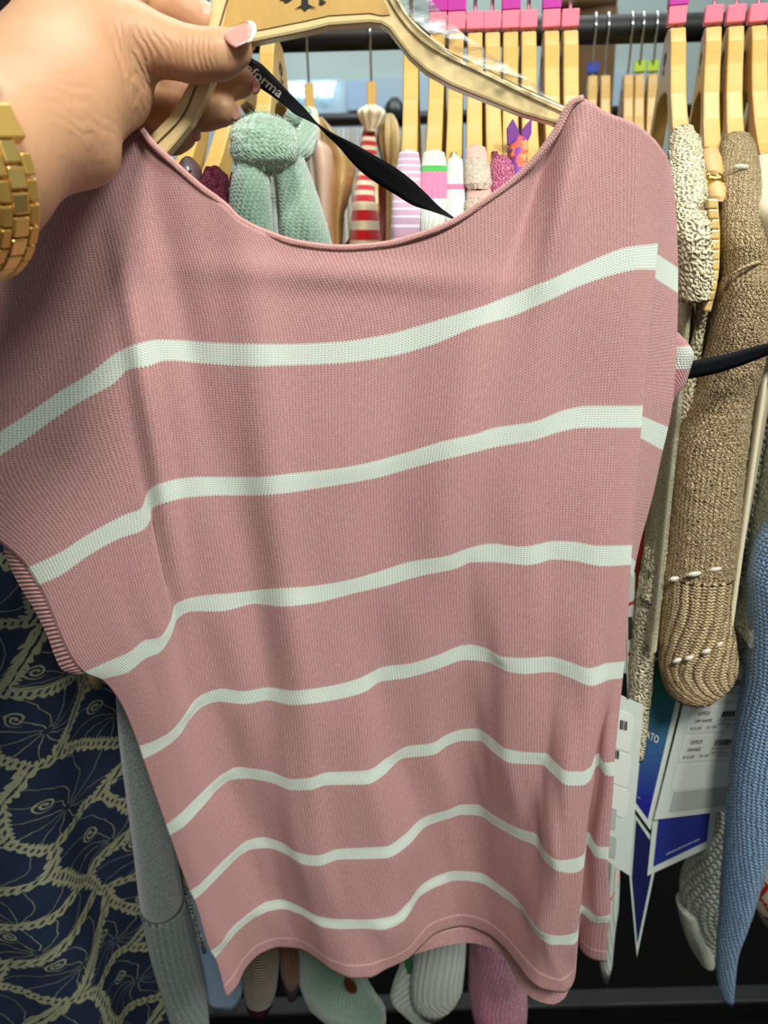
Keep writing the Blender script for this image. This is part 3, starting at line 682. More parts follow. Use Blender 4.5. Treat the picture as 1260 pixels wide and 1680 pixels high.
loft('front', on_arm('ivory', [(1246, 1290, 255, .67, .012), (1243, 1300, 280, .65, .015), (1244, 1310, 360, .61, .02), (1246, 1310, 470, .595, .02), (1226, 1300, 560, .592, .02), (1218, 1262, 640, .592, .016), (1211, 1244, 740, .592, .013), (1206, 1226, 850, .592, .009), (1199, 1211, 940, .592, .005), (1196, 1201, 985, .592, .003)], .012)[:5]+[(1218, 1262, 640, .592, .016), (1211, 1244, 740, .592, .013), (1206, 1226, 850, .592, .009), (1199, 1211, 940, .592, .005), (1196, 1201, 985, .592, .003)], M['ivory'], g, 70, 30)
body('ivory', M['ivory'], g, .14, .5)
g = garment('pointelle_sweater', 'off white sweater with open pointelle stitches and a chunky cable sleeve end', 'sweater', 'edge')
M['point'] = crochet('offwhite_pointelle', srgb(228, 236, 218), srgb(110, 120, 108), .011, 1.0, -.1, .4)
loft('sleeve', [(1250, 1300, 560, .605, .016), (1240, 1290, 660, .605, .018), (1228, 1275, 760, .605, .02), (1216, 1256, 860, .605, .02), (1203, 1244, 950, .605, .02), (1199, 1240, 1010, .605, .02), (1203, 1250, 1050, .605, .02), (1208, 1252, 1078, .605, .018)], M['point'], g, 70, 36, rough=.03)
body('edge', M['point'], g, .14, .5)
g = garment('blue_sweater', 'sky blue open knit sweater with a long puffed sleeve hanging low', 'sweater', 'blue')
M['sky'] = knit('sky_blue_knit', srgb(146, 188, 228), srgb(52, 86, 130), .0045, .0036, 1.0, .45, holes=-1.1, gloss=.3, rough=.6)
M['peri'] = knit('periwinkle_rib', srgb(92, 124, 206), srgb(50, 70, 150), .002, .002, .4, .1, rib=.004)
body('blue', M['sky'], g, .12, .5)
loft('sleeve', [(1310, 1350, 290, .60, .014), (1305, 1362, 380, .575, .018), (1300, 1365, 560, .57, .018), (1285, 1350, 740, .568, .018), (1262, 1340, 840, .565, .02), (1240, 1330, 905, .562, .026), (1232, 1320, 955, .56, .028), (1232, 1310, 1010, .56, .028), (1226, 1300, 1100, .56, .027), (1210, 1290, 1190, .56, .026), (1198, 1280, 1280, .56, .025), (1192, 1266, 1360, .56, .024), (1186, 1247, 1440, .56, .021), (1181, 1226, 1510, .56, .017), (1176, 1210, 1560, .56, .013), (1177, 1205, 1605, .56, .011), (1186, 1203, 1643, .56, .007)], M['sky'], g, 120, 44, rip=.06, k=4, ph=.6, rough=.008)
loft('side_panel', [(1262, 1300, 780, .60, .01), (1250, 1300, 850, .60, .012), (1240, 1300, 930, .60, .012), (1238, 1300, 1000, .60, .012), (1245, 1300, 1100, .60, .012)], M['peri'], g, 30, 20)
g = G['edge']
M['cable'] = knit('white_cable', srgb(236, 236, 216), srgb(120, 124, 108), .0085, .006, 1.0, .2, wobble=.3); M['cablerib'] = knit('white_cable_rib', srgb(222, 224, 206), srgb(140, 146, 130), .003, .002, .7, .2)
loft('cable_sleeve', [(1225, 1262, 560, .635, .012), (1205, 1250, 800, .635, .014), (1180, 1230, 1050, .64, .016), (1150, 1205, 1250, .64, .02), (1160, 1200, 1330, .64, .02), (1146, 1195, 1385, .64, .024), (1128, 1192, 1430, .64, .028), (1117, 1190, 1468, .64, .03), (1118, 1186, 1500, .64, .028), (1130, 1182, 1535, .64, .022), (1142, 1178, 1560, .64, .016)], M['cable'], g, 60, 40, rough=.02)
loft('cable_cuff', [(1112, 1140, 1485, .635, .018), (1120, 1160, 1520, .635, .02), (1132, 1172, 1552, .635, .017), (1150, 1171, 1581, .635, .010)], M['cablerib'], g, 24, 36, rip=.05, k=16)
g = garment('print_blouse', 'white blouse with red branching print hanging past the blue sleeve', 'blouse', 'blouse')
def redprint():
    m, nt, b = nodes('red_branch_print'); uv = N(nt, 'ShaderNodeTexCoord').outputs['UV']
    vo = N(nt, 'ShaderNodeTexVoronoi', voronoi_dimensions='2D', feature='DISTANCE_TO_EDGE'); vo.inputs['Scale'].default_value = 42; nt.links.new(uv, vo.inputs['Vector'])
    nz = noise(nt, uv, 30, 3); f = mth(nt, 'LESS_THAN', vo.outputs['Distance'], mth(nt, 'MULTIPLY', nz, .17))
    nt.links.new(mix(nt, f, srgb(232, 222, 204), srgb(200, 44, 28)), b.inputs['Base Color']); b.inputs['Roughness'].default_value = .7; return m
M['redprint'] = redprint()
body('blouse', M['redprint'], g, .12, .5)
loft('front', [(1335, 1395, 300, .61, .014), (1325, 1400, 420, .59, .018), (1310, 1395, 700, .62, .02), (1275, 1370, 1000, .65, .02), (1240, 1330, 1200, .66, .02), (1236, 1330, 1380, .66, .022), (1230, 1330, 1440, .66, .024), (1233, 1330, 1478, .66, .022), (1250, 1330, 1500, .66, .02), (1256, 1330, 1520, .66, .016)], M['redprint'], g, 40, 30, rip=.1)
g = garment('white_knit', 'white ribbed garment end peeking out behind the striped sweater hem', 'top', 'x3')
M['whiterib'] = knit('white_rib', srgb(222, 230, 218), srgb(140, 156, 146), .003, .002, .6, .1, rib=.006)
body('x3', M['whiterib'], g, .15, .5)
loft('side', [(938, 975, 400, .575, .014), (945, 985, 700, .58, .014), (965, 1000, 1050, .59, .013), (985, 1016, 1380, .60, .012), (985, 1015, 1430, .60, .014), (984, 1014, 1475, .60, .014), (984, 1008, 1520, .60, .013), (984, 1004, 1570, .60, .01), (985, 1002, 1598, .60, .008), (989, 998, 1610, .60, .005)], M['whiterib'], g, 40, 30, rip=.06, k=9)
tube('red_piping', [P(1015, 1432, .588), P(1012, 1456, .588), P(1004, 1472, .586), P(998, 1482, .586)], .0009, plain('coral_piping', srgb(220, 130, 110), .7), g, 8)
g = garment('orange_top', 'sliver of an orange red top between the sweater and the crochet vest', 'top', 'x2')
M['orange'] = plain('orange_red_cloth', srgb(198, 66, 38), .7, 0, .3)
body('x2', M['orange'], g, .15, .5)
loft('side', [(915, 950, 380, .585, .012), (940, 985, 520, .59, .012), (1000, 1045, 700, .61, .012), (1038, 1068, 850, .625, .01), (1034, 1060, 930, .625, .012), (1030, 1050, 985, .625, .012)], M['orange'], g, 20, 20)

# ---- cards and price tags
M['card'] = plain('white_card', srgb(214, 222, 214), .5, 0, .03); M['sticker'] = plain('white_sticker', srgb(228, 234, 226), .35, 0, .02); M['greybox'] = plain('grey_print', srgb(178, 186, 180), .6)
M['navycard'] = plain('navy_print', srgb(44, 56, 140), .35, 0, .12, 10); M['darknavy'] = plain('dark_navy_print', srgb(30, 36, 84), .35); M['whiteink'] = plain('white_print', srgb(244, 246, 250), .6)
def gradient_card():
    m, nt, b = nodes('green_to_blue_print'); tc = N(nt, 'ShaderNodeTexCoord').outputs['UV']; sp = N(nt, 'ShaderNodeSeparateXYZ'); nt.links.new(tc, sp.inputs[0])
    r = N(nt, 'ShaderNodeValToRGB'); nt.links.new(sp.outputs[1], r.inputs[0]); e = r.color_ramp.elements
    e[0].color = srgb(40, 40, 140); e[1].color = srgb(44, 128, 84); e[0].position = .12; q = e.new(.55); q.color = srgb(60, 104, 140)
    nt.links.new(r.outputs[0], b.inputs['Base Color']); b.inputs['Roughness'].default_value = .35; return m
M['grad'] = gradient_card()
def card(name, label, cat, corners, Y, tilt=0.0, mat=None):
    """corners tl, tr, br, bl in pixels on a plane Y"""
    c = np.mean([P(x, y, Y) for x, y in corners], axis=0)
    e = empty(name, c, label, cat)
    prism('board', [P(x, y, Y) for x, y in corners], (0, .0008, 0), mat or M['card'], e)
    return e
def patch(name, pts, Y, mat, parent, r=0):
    """flat sheet on a card; r rounds the corners (pixels)"""
    pts = [np.array(p, float) for p in pts]
    if r:
        q = []
        for i, p in enumerate(pts):
            a = pts[i-1]-p; b = pts[(i+1) % len(pts)]-p; a /= np.linalg.norm(a); b /= np.linalg.norm(b)
            q += [p+a*r, p+(a+b)*r*.3, p+b*r]
        pts = q
    n = len(pts); V = [P(x, y, Y) for x, y in pts]; ys = [p[1] for p in pts]; y0, y1 = min(ys), max(ys)
    return mesh_obj(name, V+[v+np.array([0, .0003, 0]) for v in V], [tuple(range(n)), tuple(range(2*n-1, n-1, -1))]+[(i, i+n, (i+1) % n+n, (i+1) % n) for i in range(n)], mat, parent, [(0, (y1-p[1])/(y1-y0)) for p in pts]*2, smooth=False)
def barcode(tl, dx, dy, Y, parent, n=26):
    V = []; F = []; r = np.random.default_rng(int(tl[0])); x = 0; wds = r.choice([.5, .8, 1.3, 2.0], n); gps = r.choice([.4, .6, .9], n); tot = wds.sum()+gps.sum()
    for w_, g_ in zip(wds, gps):
        k = len(V)
        for fx, fy in ((x, 0), (x+w_, 0), (x+w_, 1), (x, 1)):
            V.append(P(tl[0]+dx[0]*fx/tot+dy[0]*fy, tl[1]+dx[1]*fx/tot+dy[1]*fy, Y))
        F.append((k, k+1, k+2, k+3)); x += w_+g_
    mesh_obj('barcode', V, F, M['ink'], parent, smooth=False)
c = card('line_sheet_card', 'white price card with barcode stickers for chambray, off white and orange', 'card', [(1141, 1076), (1262, 1072), (1214, 1328), (1073, 1345)], .60)
for top, bot, vals in ((1098, 1152, ('55923', 'CHAMBRAY')), (1158, 1203, ('55923', 'OFF WHITE')), (1206, 1250, ('55923', 'ORANGE')), (1253, 1296, None)):
    lx = lambda y: 1073+(1345-y)*0.262+14
    pts = [(lx(top), top+2), (lx(top)+128, top-6), (lx(bot)+128, bot-8), (lx(bot), bot)]
    patch('sticker', pts, .5995, M['sticker'], c, 5)
    if not vals: continue
    b0 = bot
    px_text('lettering', vals[0], (lx(b0)+13+7, b0-29), (19, -1.2), (2.2, -6), .5990, M['ink'], c, True)
    px_text('lettering', vals[1], (lx(b0)+10+5, b0-17), (28 if len(vals[1]) > 6 else 22, -1.4), (1.6, -5), .5990, M['ink'], c, True)
    px_text('lettering', '$16.00', (lx(b0)+8, b0-5), (18, -1), (1.4, -5), .5990, M['ink'], c)
    px_text('lettering', '01-09', (lx(b0)+35, b0-7), (15, -1), (1.4, -5), .5990, M['ink'], c)
    px_text('lettering', 'POINTELLE TEXTURE', (lx(b0)+55, b0-19.5), (50, -3), (1.2, -4), .5990, M['ink'], c)
    px_text('lettering', 'CREW NECK, LONG', (lx(b0)+53, b0-13), (43, -2.4), (1.2, -4), .5990, M['ink'], c)
    px_text('lettering', '[2,2,2,1]', (lx(b0)+66, b0-8.5), (21, -1.2), (1.2, -4.5), .5990, M['ink'], c)
    barcode((lx(b0)+62, b0-36), (52, -3), (-3.5, 10), .5990, c)
patch('grey_box', [(1107, 1299), (1212, 1290), (1204, 1320), (1098, 1333)], .5993, M['greybox'], c)
patch('tape', [(1214, 1093), (1231, 1092), (1229, 1107), (1212, 1108)], .5990, M['sticker'], c)
tube('pin_hole', [P(1221, 1094, .5990), P(1222, 1094.5, .5990)], .0012, M['ink'], c, 8)
tube('string', [P(1221, 1094, .5992), P(1222, 1060, .598), P(1212, 1000, .597)], .0005, M['white_yarn'], c, 6)
c = card('brand_card', 'green to blue glossy card lettered ATO between crochet vest and price card', 'card', [(1066, 1080), (1134, 1080), (1067, 1362), (1041, 1326)], .603)
patch('print', [(1068, 1085), (1124, 1085), (1063, 1344), (1043, 1316)], .6025, M['grad'], c)
px_text('lettering', 'ATO', (1059, 1210), (20, 10), (3, -12), .6018, M['whiteink'], c)
tube('string', [P(1100, 1086, .603), P(1104, 1050, .60), P(1115, 1000, .59)], .0005, M['white_yarn'], c, 6)
px_text('lettering', '.com', (1045, 1307), (5, 4), (.5, -2), .6018, M['whiteink'], c)
c = card('brand_card', 'blue card with white border and web address under the price card', 'card', [(1073, 1328), (1176, 1322), (1168, 1388), (1062, 1437)], .604)
patch('print', [(1082, 1330), (1166, 1324), (1160, 1380), (1072, 1422)], .6034, M['navycard'], c)
px_text('lettering', 'marcatoshowroom.com', (1093, 1403), (54, -25), (1, -4), .6028, M['whiteink'], c)
c = card('brand_card', 'narrow dark navy card turned edge-on below the other cards', 'card', [(1042, 1335), (1082, 1392), (1045, 1570), (1033, 1440)], .606)
patch('print', [(1044, 1345), (1077, 1395), (1046, 1548), (1037, 1440)], .6053, M['darknavy'], c)
c = card('hang_tag', 'plain white hang tag with stickers tucked behind the striped sweater edge', 'tag', [(990, 1128), (1056, 1158), (1033, 1437), (975, 1398)], .535)
for y0, y1 in ((1160, 1222), (1228, 1280), (1285, 1330)):
    patch('sticker', [(1000, y0), (1040-(y0-1160)*.06, y0+14), (1033-(y0-1160)*.06, y1+14), (996, y1)], .5345, M['sticker'], c, 6)
barcode((1018, 1181), (12, 3), (-1, 15), .5340, c, 5); barcode((1010, 1230), (7, 2), (-1, 14), .5340, c, 4)
for y0 in (1322, 1369): patch('grey_box', [(996, y0), (1012, y0+6), (1009, y0+40), (992, y0+33)], .5343, M['greybox'], c)
tube('thread', [P(1030, 1147, .535), P(1029, 1110, .53), P(1028, 1010, .505), P(1028, 930, .485)], .0006, M['white_yarn'], c, 6)
g = card('hang_tag', 'white tag with orange border seen edge-on beside the sweater ridge', 'tag', [(1028, 930), (1042, 940), (1038, 1110), (1024, 1104)], .59)
for y0 in (990, 1072): patch('orange_line', [(1028, y0), (1040, y0-4), (1040, y0+1), (1028, y0+5)], .5893, M['orange'], g)
barcode((1031, 1012), (7, 0), (0, 38), .5893, g, 4)

# ------------------------------------------------------------------ left and below the held sweater
def fan_print():
    """navy cloth with cream fan shapes, jagged outlines, ribs and curls"""
    m, nt, b = nodes('navy_fan_print'); uv = N(nt, 'ShaderNodeTexCoord').outputs['UV']
    nz = N(nt, 'ShaderNodeTexNoise'); nz.inputs['Scale'].default_value = 45; nt.links.new(uv, nz.inputs['Vector'])
    va = N(nt, 'ShaderNodeVectorMath', operation='MULTIPLY_ADD'); nt.links.new(nz.outputs['Color'], va.inputs[0]); va.inputs[1].default_value = (.010, .010, 0); nt.links.new(uv, va.inputs[2])
    vo = N(nt, 'ShaderNodeTexVoronoi', voronoi_dimensions='2D', feature='F1'); vo.inputs['Scale'].default_value = 14.0; vo.inputs['Randomness'].default_value = .75; nt.links.new(va.outputs[0], vo.inputs['Vector'])
    ve = N(nt, 'ShaderNodeTexVoronoi', voronoi_dimensions='2D', feature='DISTANCE_TO_EDGE'); ve.inputs['Scale'].default_value = 14.0; ve.inputs['Randomness'].default_value = .75; nt.links.new(va.outputs[0], ve.inputs['Vector'])
    d = N(nt, 'ShaderNodeVectorMath', operation='SUBTRACT'); nt.links.new(va.outputs[0], d.inputs[0]); nt.links.new(vo.outputs['Position'], d.inputs[1])
    sp = N(nt, 'ShaderNodeSeparateXYZ'); nt.links.new(d.outputs[0], sp.inputs[0])
    dx = mth(nt, 'ADD', sp.outputs[0], -.012); dy = mth(nt, 'ADD', sp.outputs[1], -.016)
    ang = mth(nt, 'ARCTAN2', dy, dx); rad = mth(nt, 'SQRT', mth(nt, 'ADD', mth(nt, 'MULTIPLY', dx, dx), mth(nt, 'MULTIPLY', dy, dy)))
    saw = mth(nt, 'MULTIPLY', mth(nt, 'ABSOLUTE', mth(nt, 'SINE', mth(nt, 'MULTIPLY', ang, 22))), .045)
    edge = mth(nt, 'LESS_THAN', ve.outputs['Distance'], mth(nt, 'ADD', saw, .05))
    bend = mth(nt, 'ADD', ang, mth(nt, 'MULTIPLY', rad, 14))
    rib = mth(nt, 'LESS_THAN', mth(nt, 'MULTIPLY', mth(nt, 'ABSOLUTE', mth(nt, 'SINE', mth(nt, 'MULTIPLY', bend, 5.5))), rad), .0016)
    rib = mth(nt, 'MULTIPLY', rib, mth(nt, 'GREATER_THAN', rad, .003))
    # a curl in each cell
    ex = mth(nt, 'ADD', sp.outputs[0], .014); ey = mth(nt, 'ADD', sp.outputs[1], -.004)
    r2 = mth(nt, 'SQRT', mth(nt, 'ADD', mth(nt, 'MULTIPLY', ex, ex), mth(nt, 'MULTIPLY', ey, ey)))
    sw = mth(nt, 'SINE', mth(nt, 'ADD', mth(nt, 'MULTIPLY', r2, 1500), mth(nt, 'ARCTAN2', ey, ex)))
    curl = mth(nt, 'MULTIPLY', mth(nt, 'LESS_THAN', r2, .0085), mth(nt, 'GREATER_THAN', sw, .35))
    # short dark dashes inside the cream borders
    wv = N(nt, 'ShaderNodeTexWave'); wv.inputs['Scale'].default_value = 60; wv.inputs['Distortion'].default_value = 3; nt.links.new(uv, wv.inputs['Vector'])
    ds = mth(nt, 'MULTIPLY', mth(nt, 'LESS_THAN', ve.outputs['Distance'], .03), mth(nt, 'GREATER_THAN', wv.outputs[0], .62))
    crm = mth(nt, 'MAXIMUM', mth(nt, 'MAXIMUM', mth(nt, 'SUBTRACT', edge, ds, clamp=True), rib), curl)
    nvy = mix(nt, noise(nt, uv, 25, 2), srgb(10, 18, 34), srgb(24, 46, 78))
    nt.links.new(mix(nt, crm, nvy, srgb(148, 148, 118)), b.inputs['Base Color']); b.inputs['Roughness'].default_value = .75; return m
M['fan'] = fan_print()
g = garment('print_dress', 'navy dress with cream fan print hanging at the left of the rack', 'dress', loc=P(20, 300, .8))
loft('front', [(-260, 150, 640, .63, .05), (-260, 170, 860, .63, .05), (-270, 190, 1050, .63, .05), (-280, 215, 1250, .63, .055), (-290, 245, 1450, .63, .06), (-300, 280, 1620, .63, .06), (-300, 305, 1760, .63, .06)], M['fan'], g, 70, 72, rip=.16, k=7, ph=2.2, ripgrow=.6)
g = garment('grey_sweater', 'heather grey sleeve with ribbed cuff against the navy print dress', 'sweater', loc=P(220, 300, .8))
M['grey'] = knit('heather_grey', srgb(132, 146, 140), srgb(56, 66, 62), .0014, .0014, .3, 1.0, sheen=.6); M['greyrib'] = knit('heather_grey_rib', srgb(126, 140, 134), srgb(54, 64, 60), .0014, .0014, .4, .9, rib=.0065)
loft('sleeve', [(200, 255, 420, .585, .014), (185, 250, 600, .57, .018), (172, 240, 800, .565, .019), (170, 235, 980, .56, .02), (190, 240, 1100, .558, .02), (197, 245, 1190, .557, .021), (210, 268, 1300, .556, .022), (222, 288, 1400, .556, .022), (232, 302, 1490, .556, .022)], M['grey'], g, 60, 36)
loft('cuff', [(232, 302, 1485, .556, .0225), (246, 318, 1550, .556, .0225), (266, 334, 1620, .556, .022), (284, 342, 1680, .556, .02), (294, 345, 1730, .556, .018)], M['greyrib'], g, 36, 60, rip=.05, k=17)
g = garment('pale_blue_top', 'pale blue garment edge between grey sleeve and striped sweater hem', 'top', loc=P(330, 300, .82))
M['paleblue'] = knit('pale_blue_cloth', srgb(150, 178, 205), srgb(100, 126, 156), .001, .001, .2, .3)
loft('side', [(300, 345, 460, .60, .012), (285, 340, 800, .605, .014), (262, 330, 1250, .605, .016), (270, 340, 1340, .605, .018), (287, 350, 1430, .605, .018), (304, 362, 1500, .605, .02), (320, 382, 1560, .605, .02), (330, 394, 1610, .605, .02), (336, 400, 1632, .605, .018), (346, 396, 1645, .605, .014)], M['paleblue'], g, 50, 30, rip=.05)
tube('lace_trim', [P(x, y, .586) for x, y in ((282, 1372), (290, 1410), (303, 1450), (315, 1490), (325, 1530), (336, 1562))], .0026, M['point'], g, 8)
o = tag(tube('wooden_toggle', [P(148, 1096, .60), P(156, 1112, .60), P(160, 1128, .60)], [.004, .0065, .0035], M['tan_satin'], None, 12), 'small tan wooden toggle under the striped sweater sleeve', 'toggle')
g = garment('striped_sweater', 'black and cream thin striped sleeve with maroon cuff below the hem', 'sweater', loc=P(430, 300, .82))
M['bw'] = knit('black_cream_stripe', srgb(206, 190, 158), srgb(150, 130, 110), .0012, .0012, .2, .2, ('repeat', .0040, .0022, srgb(28, 18, 20)))
loft('sleeve', [(350, 400, 470, .61, .014), (365, 440, 900, .62, .018), (380, 470, 1300, .62, .02), (390, 464, 1480, .62, .022), (396, 459, 1560, .62, .022), (398, 456, 1605, .62, .02), (401, 451, 1636, .62, .017)], M['bw'], g, 50, 30, cuff=False)
loft('cuff', [(401, 451, 1632, .62, .017), (403, 448, 1644, .62, .016), (408, 444, 1653, .62, .014)], M['maroon'], g, 10, 30)
g = garment('rust_top', 'rust brown corduroy sleeve end beside the striped sleeve', 'top', loc=P(475, 300, .82))
M['rust'] = knit('rust_rib', srgb(122, 74, 34), srgb(60, 34, 14), .003, .003, .5, .3, rib=.006)
loft('sleeve', [(385, 430, 500, .63, .012), (430, 485, 950, .63, .014), (450, 505, 1380, .63, .016), (455, 500, 1520, .63, .017), (459, 498, 1580, .63, .017), (464, 494, 1612, .63, .015), (470, 490, 1628, .63, .012)], M['rust'], g, 30, 30)
g = G['sage']
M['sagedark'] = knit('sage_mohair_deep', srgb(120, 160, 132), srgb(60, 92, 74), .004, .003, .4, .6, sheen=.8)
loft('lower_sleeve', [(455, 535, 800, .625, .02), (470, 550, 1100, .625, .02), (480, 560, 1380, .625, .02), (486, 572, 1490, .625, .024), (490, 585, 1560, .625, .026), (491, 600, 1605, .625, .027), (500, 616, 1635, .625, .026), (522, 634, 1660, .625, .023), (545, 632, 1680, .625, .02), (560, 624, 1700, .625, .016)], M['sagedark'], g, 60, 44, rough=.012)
M['button'] = plain('brown_button', srgb(92, 52, 28), .3, 0, .3)
bc = P(575, 1620, .5965); ex = P(584, 1629, .5965)-bc; ez = P(570, 1626, .5965)-bc
V = [bc+ex*1.05*math.cos(a)+ez*1.05*math.sin(a) for a in np.linspace(0, 2*math.pi, 25)[:-1]]
bt = prism('button', V, (0, .004, 0), M['button'], g, .001)
g = G['green_band']
loft('lower_sleeve', [(690, 735, 700, .58, .016), (690, 755, 1050, .595, .018), (690, 770, 1400, .605, .02), (686, 767, 1500, .605, .021), (682, 765, 1560, .605, .021), (676, 761, 1600, .605, .02), (674, 757, 1628, .605, .019), (680, 738, 1652, .605, .016), (690, 724, 1662, .605, .012)], M['whiterib'], g, 50, 60, rip=.045, k=20)
loft('flap', [(664, 700, 1560, .63, .012), (654, 700, 1592, .63, .013), (644, 704, 1618, .63, .013), (640, 712, 1638, .63, .013), (658, 716, 1658, .63, .012), (676, 708, 1674, .63, .009)], M['whiterib'], g, 30, 40, rip=.06, k=7)
M['greenprint'] = plain('green_cloth', srgb(40, 120, 60), .7)
loft('green_edge', [(662, 676, 1560, .618, .004), (664, 676, 1580, .618, .004), (668, 675, 1594, .618, .003)], M['greenprint'], g, 10, 12)
g = G['rose_crochet']
M['pinkfuzz'] = knit('pink_boucle', srgb(238, 120, 165), srgb(150, 52, 92), .0042, .0034, 1.0, .8, sheen=.8, wobble=2.2)
ps_ = loft('lower_sleeve', [(804, 846, 620, .575, .016), (795, 850, 1000, .59, .018), (775, 850, 1380, .60, .02), (772, 848, 1500, .60, .022), (770, 850, 1560, .60, .023), (769, 858, 1600, .60, .024), (770, 865, 1640, .60, .024), (776, 864, 1668, .60, .023), (786, 856, 1692, .60, .02), (800, 842, 1708, .60, .014)], M['pinkfuzz'], g, 70, 48, rough=.016)
fuzz(ps_, 3000, .003, plain('pink_fibre', srgb(244, 150, 186), .8), 8)
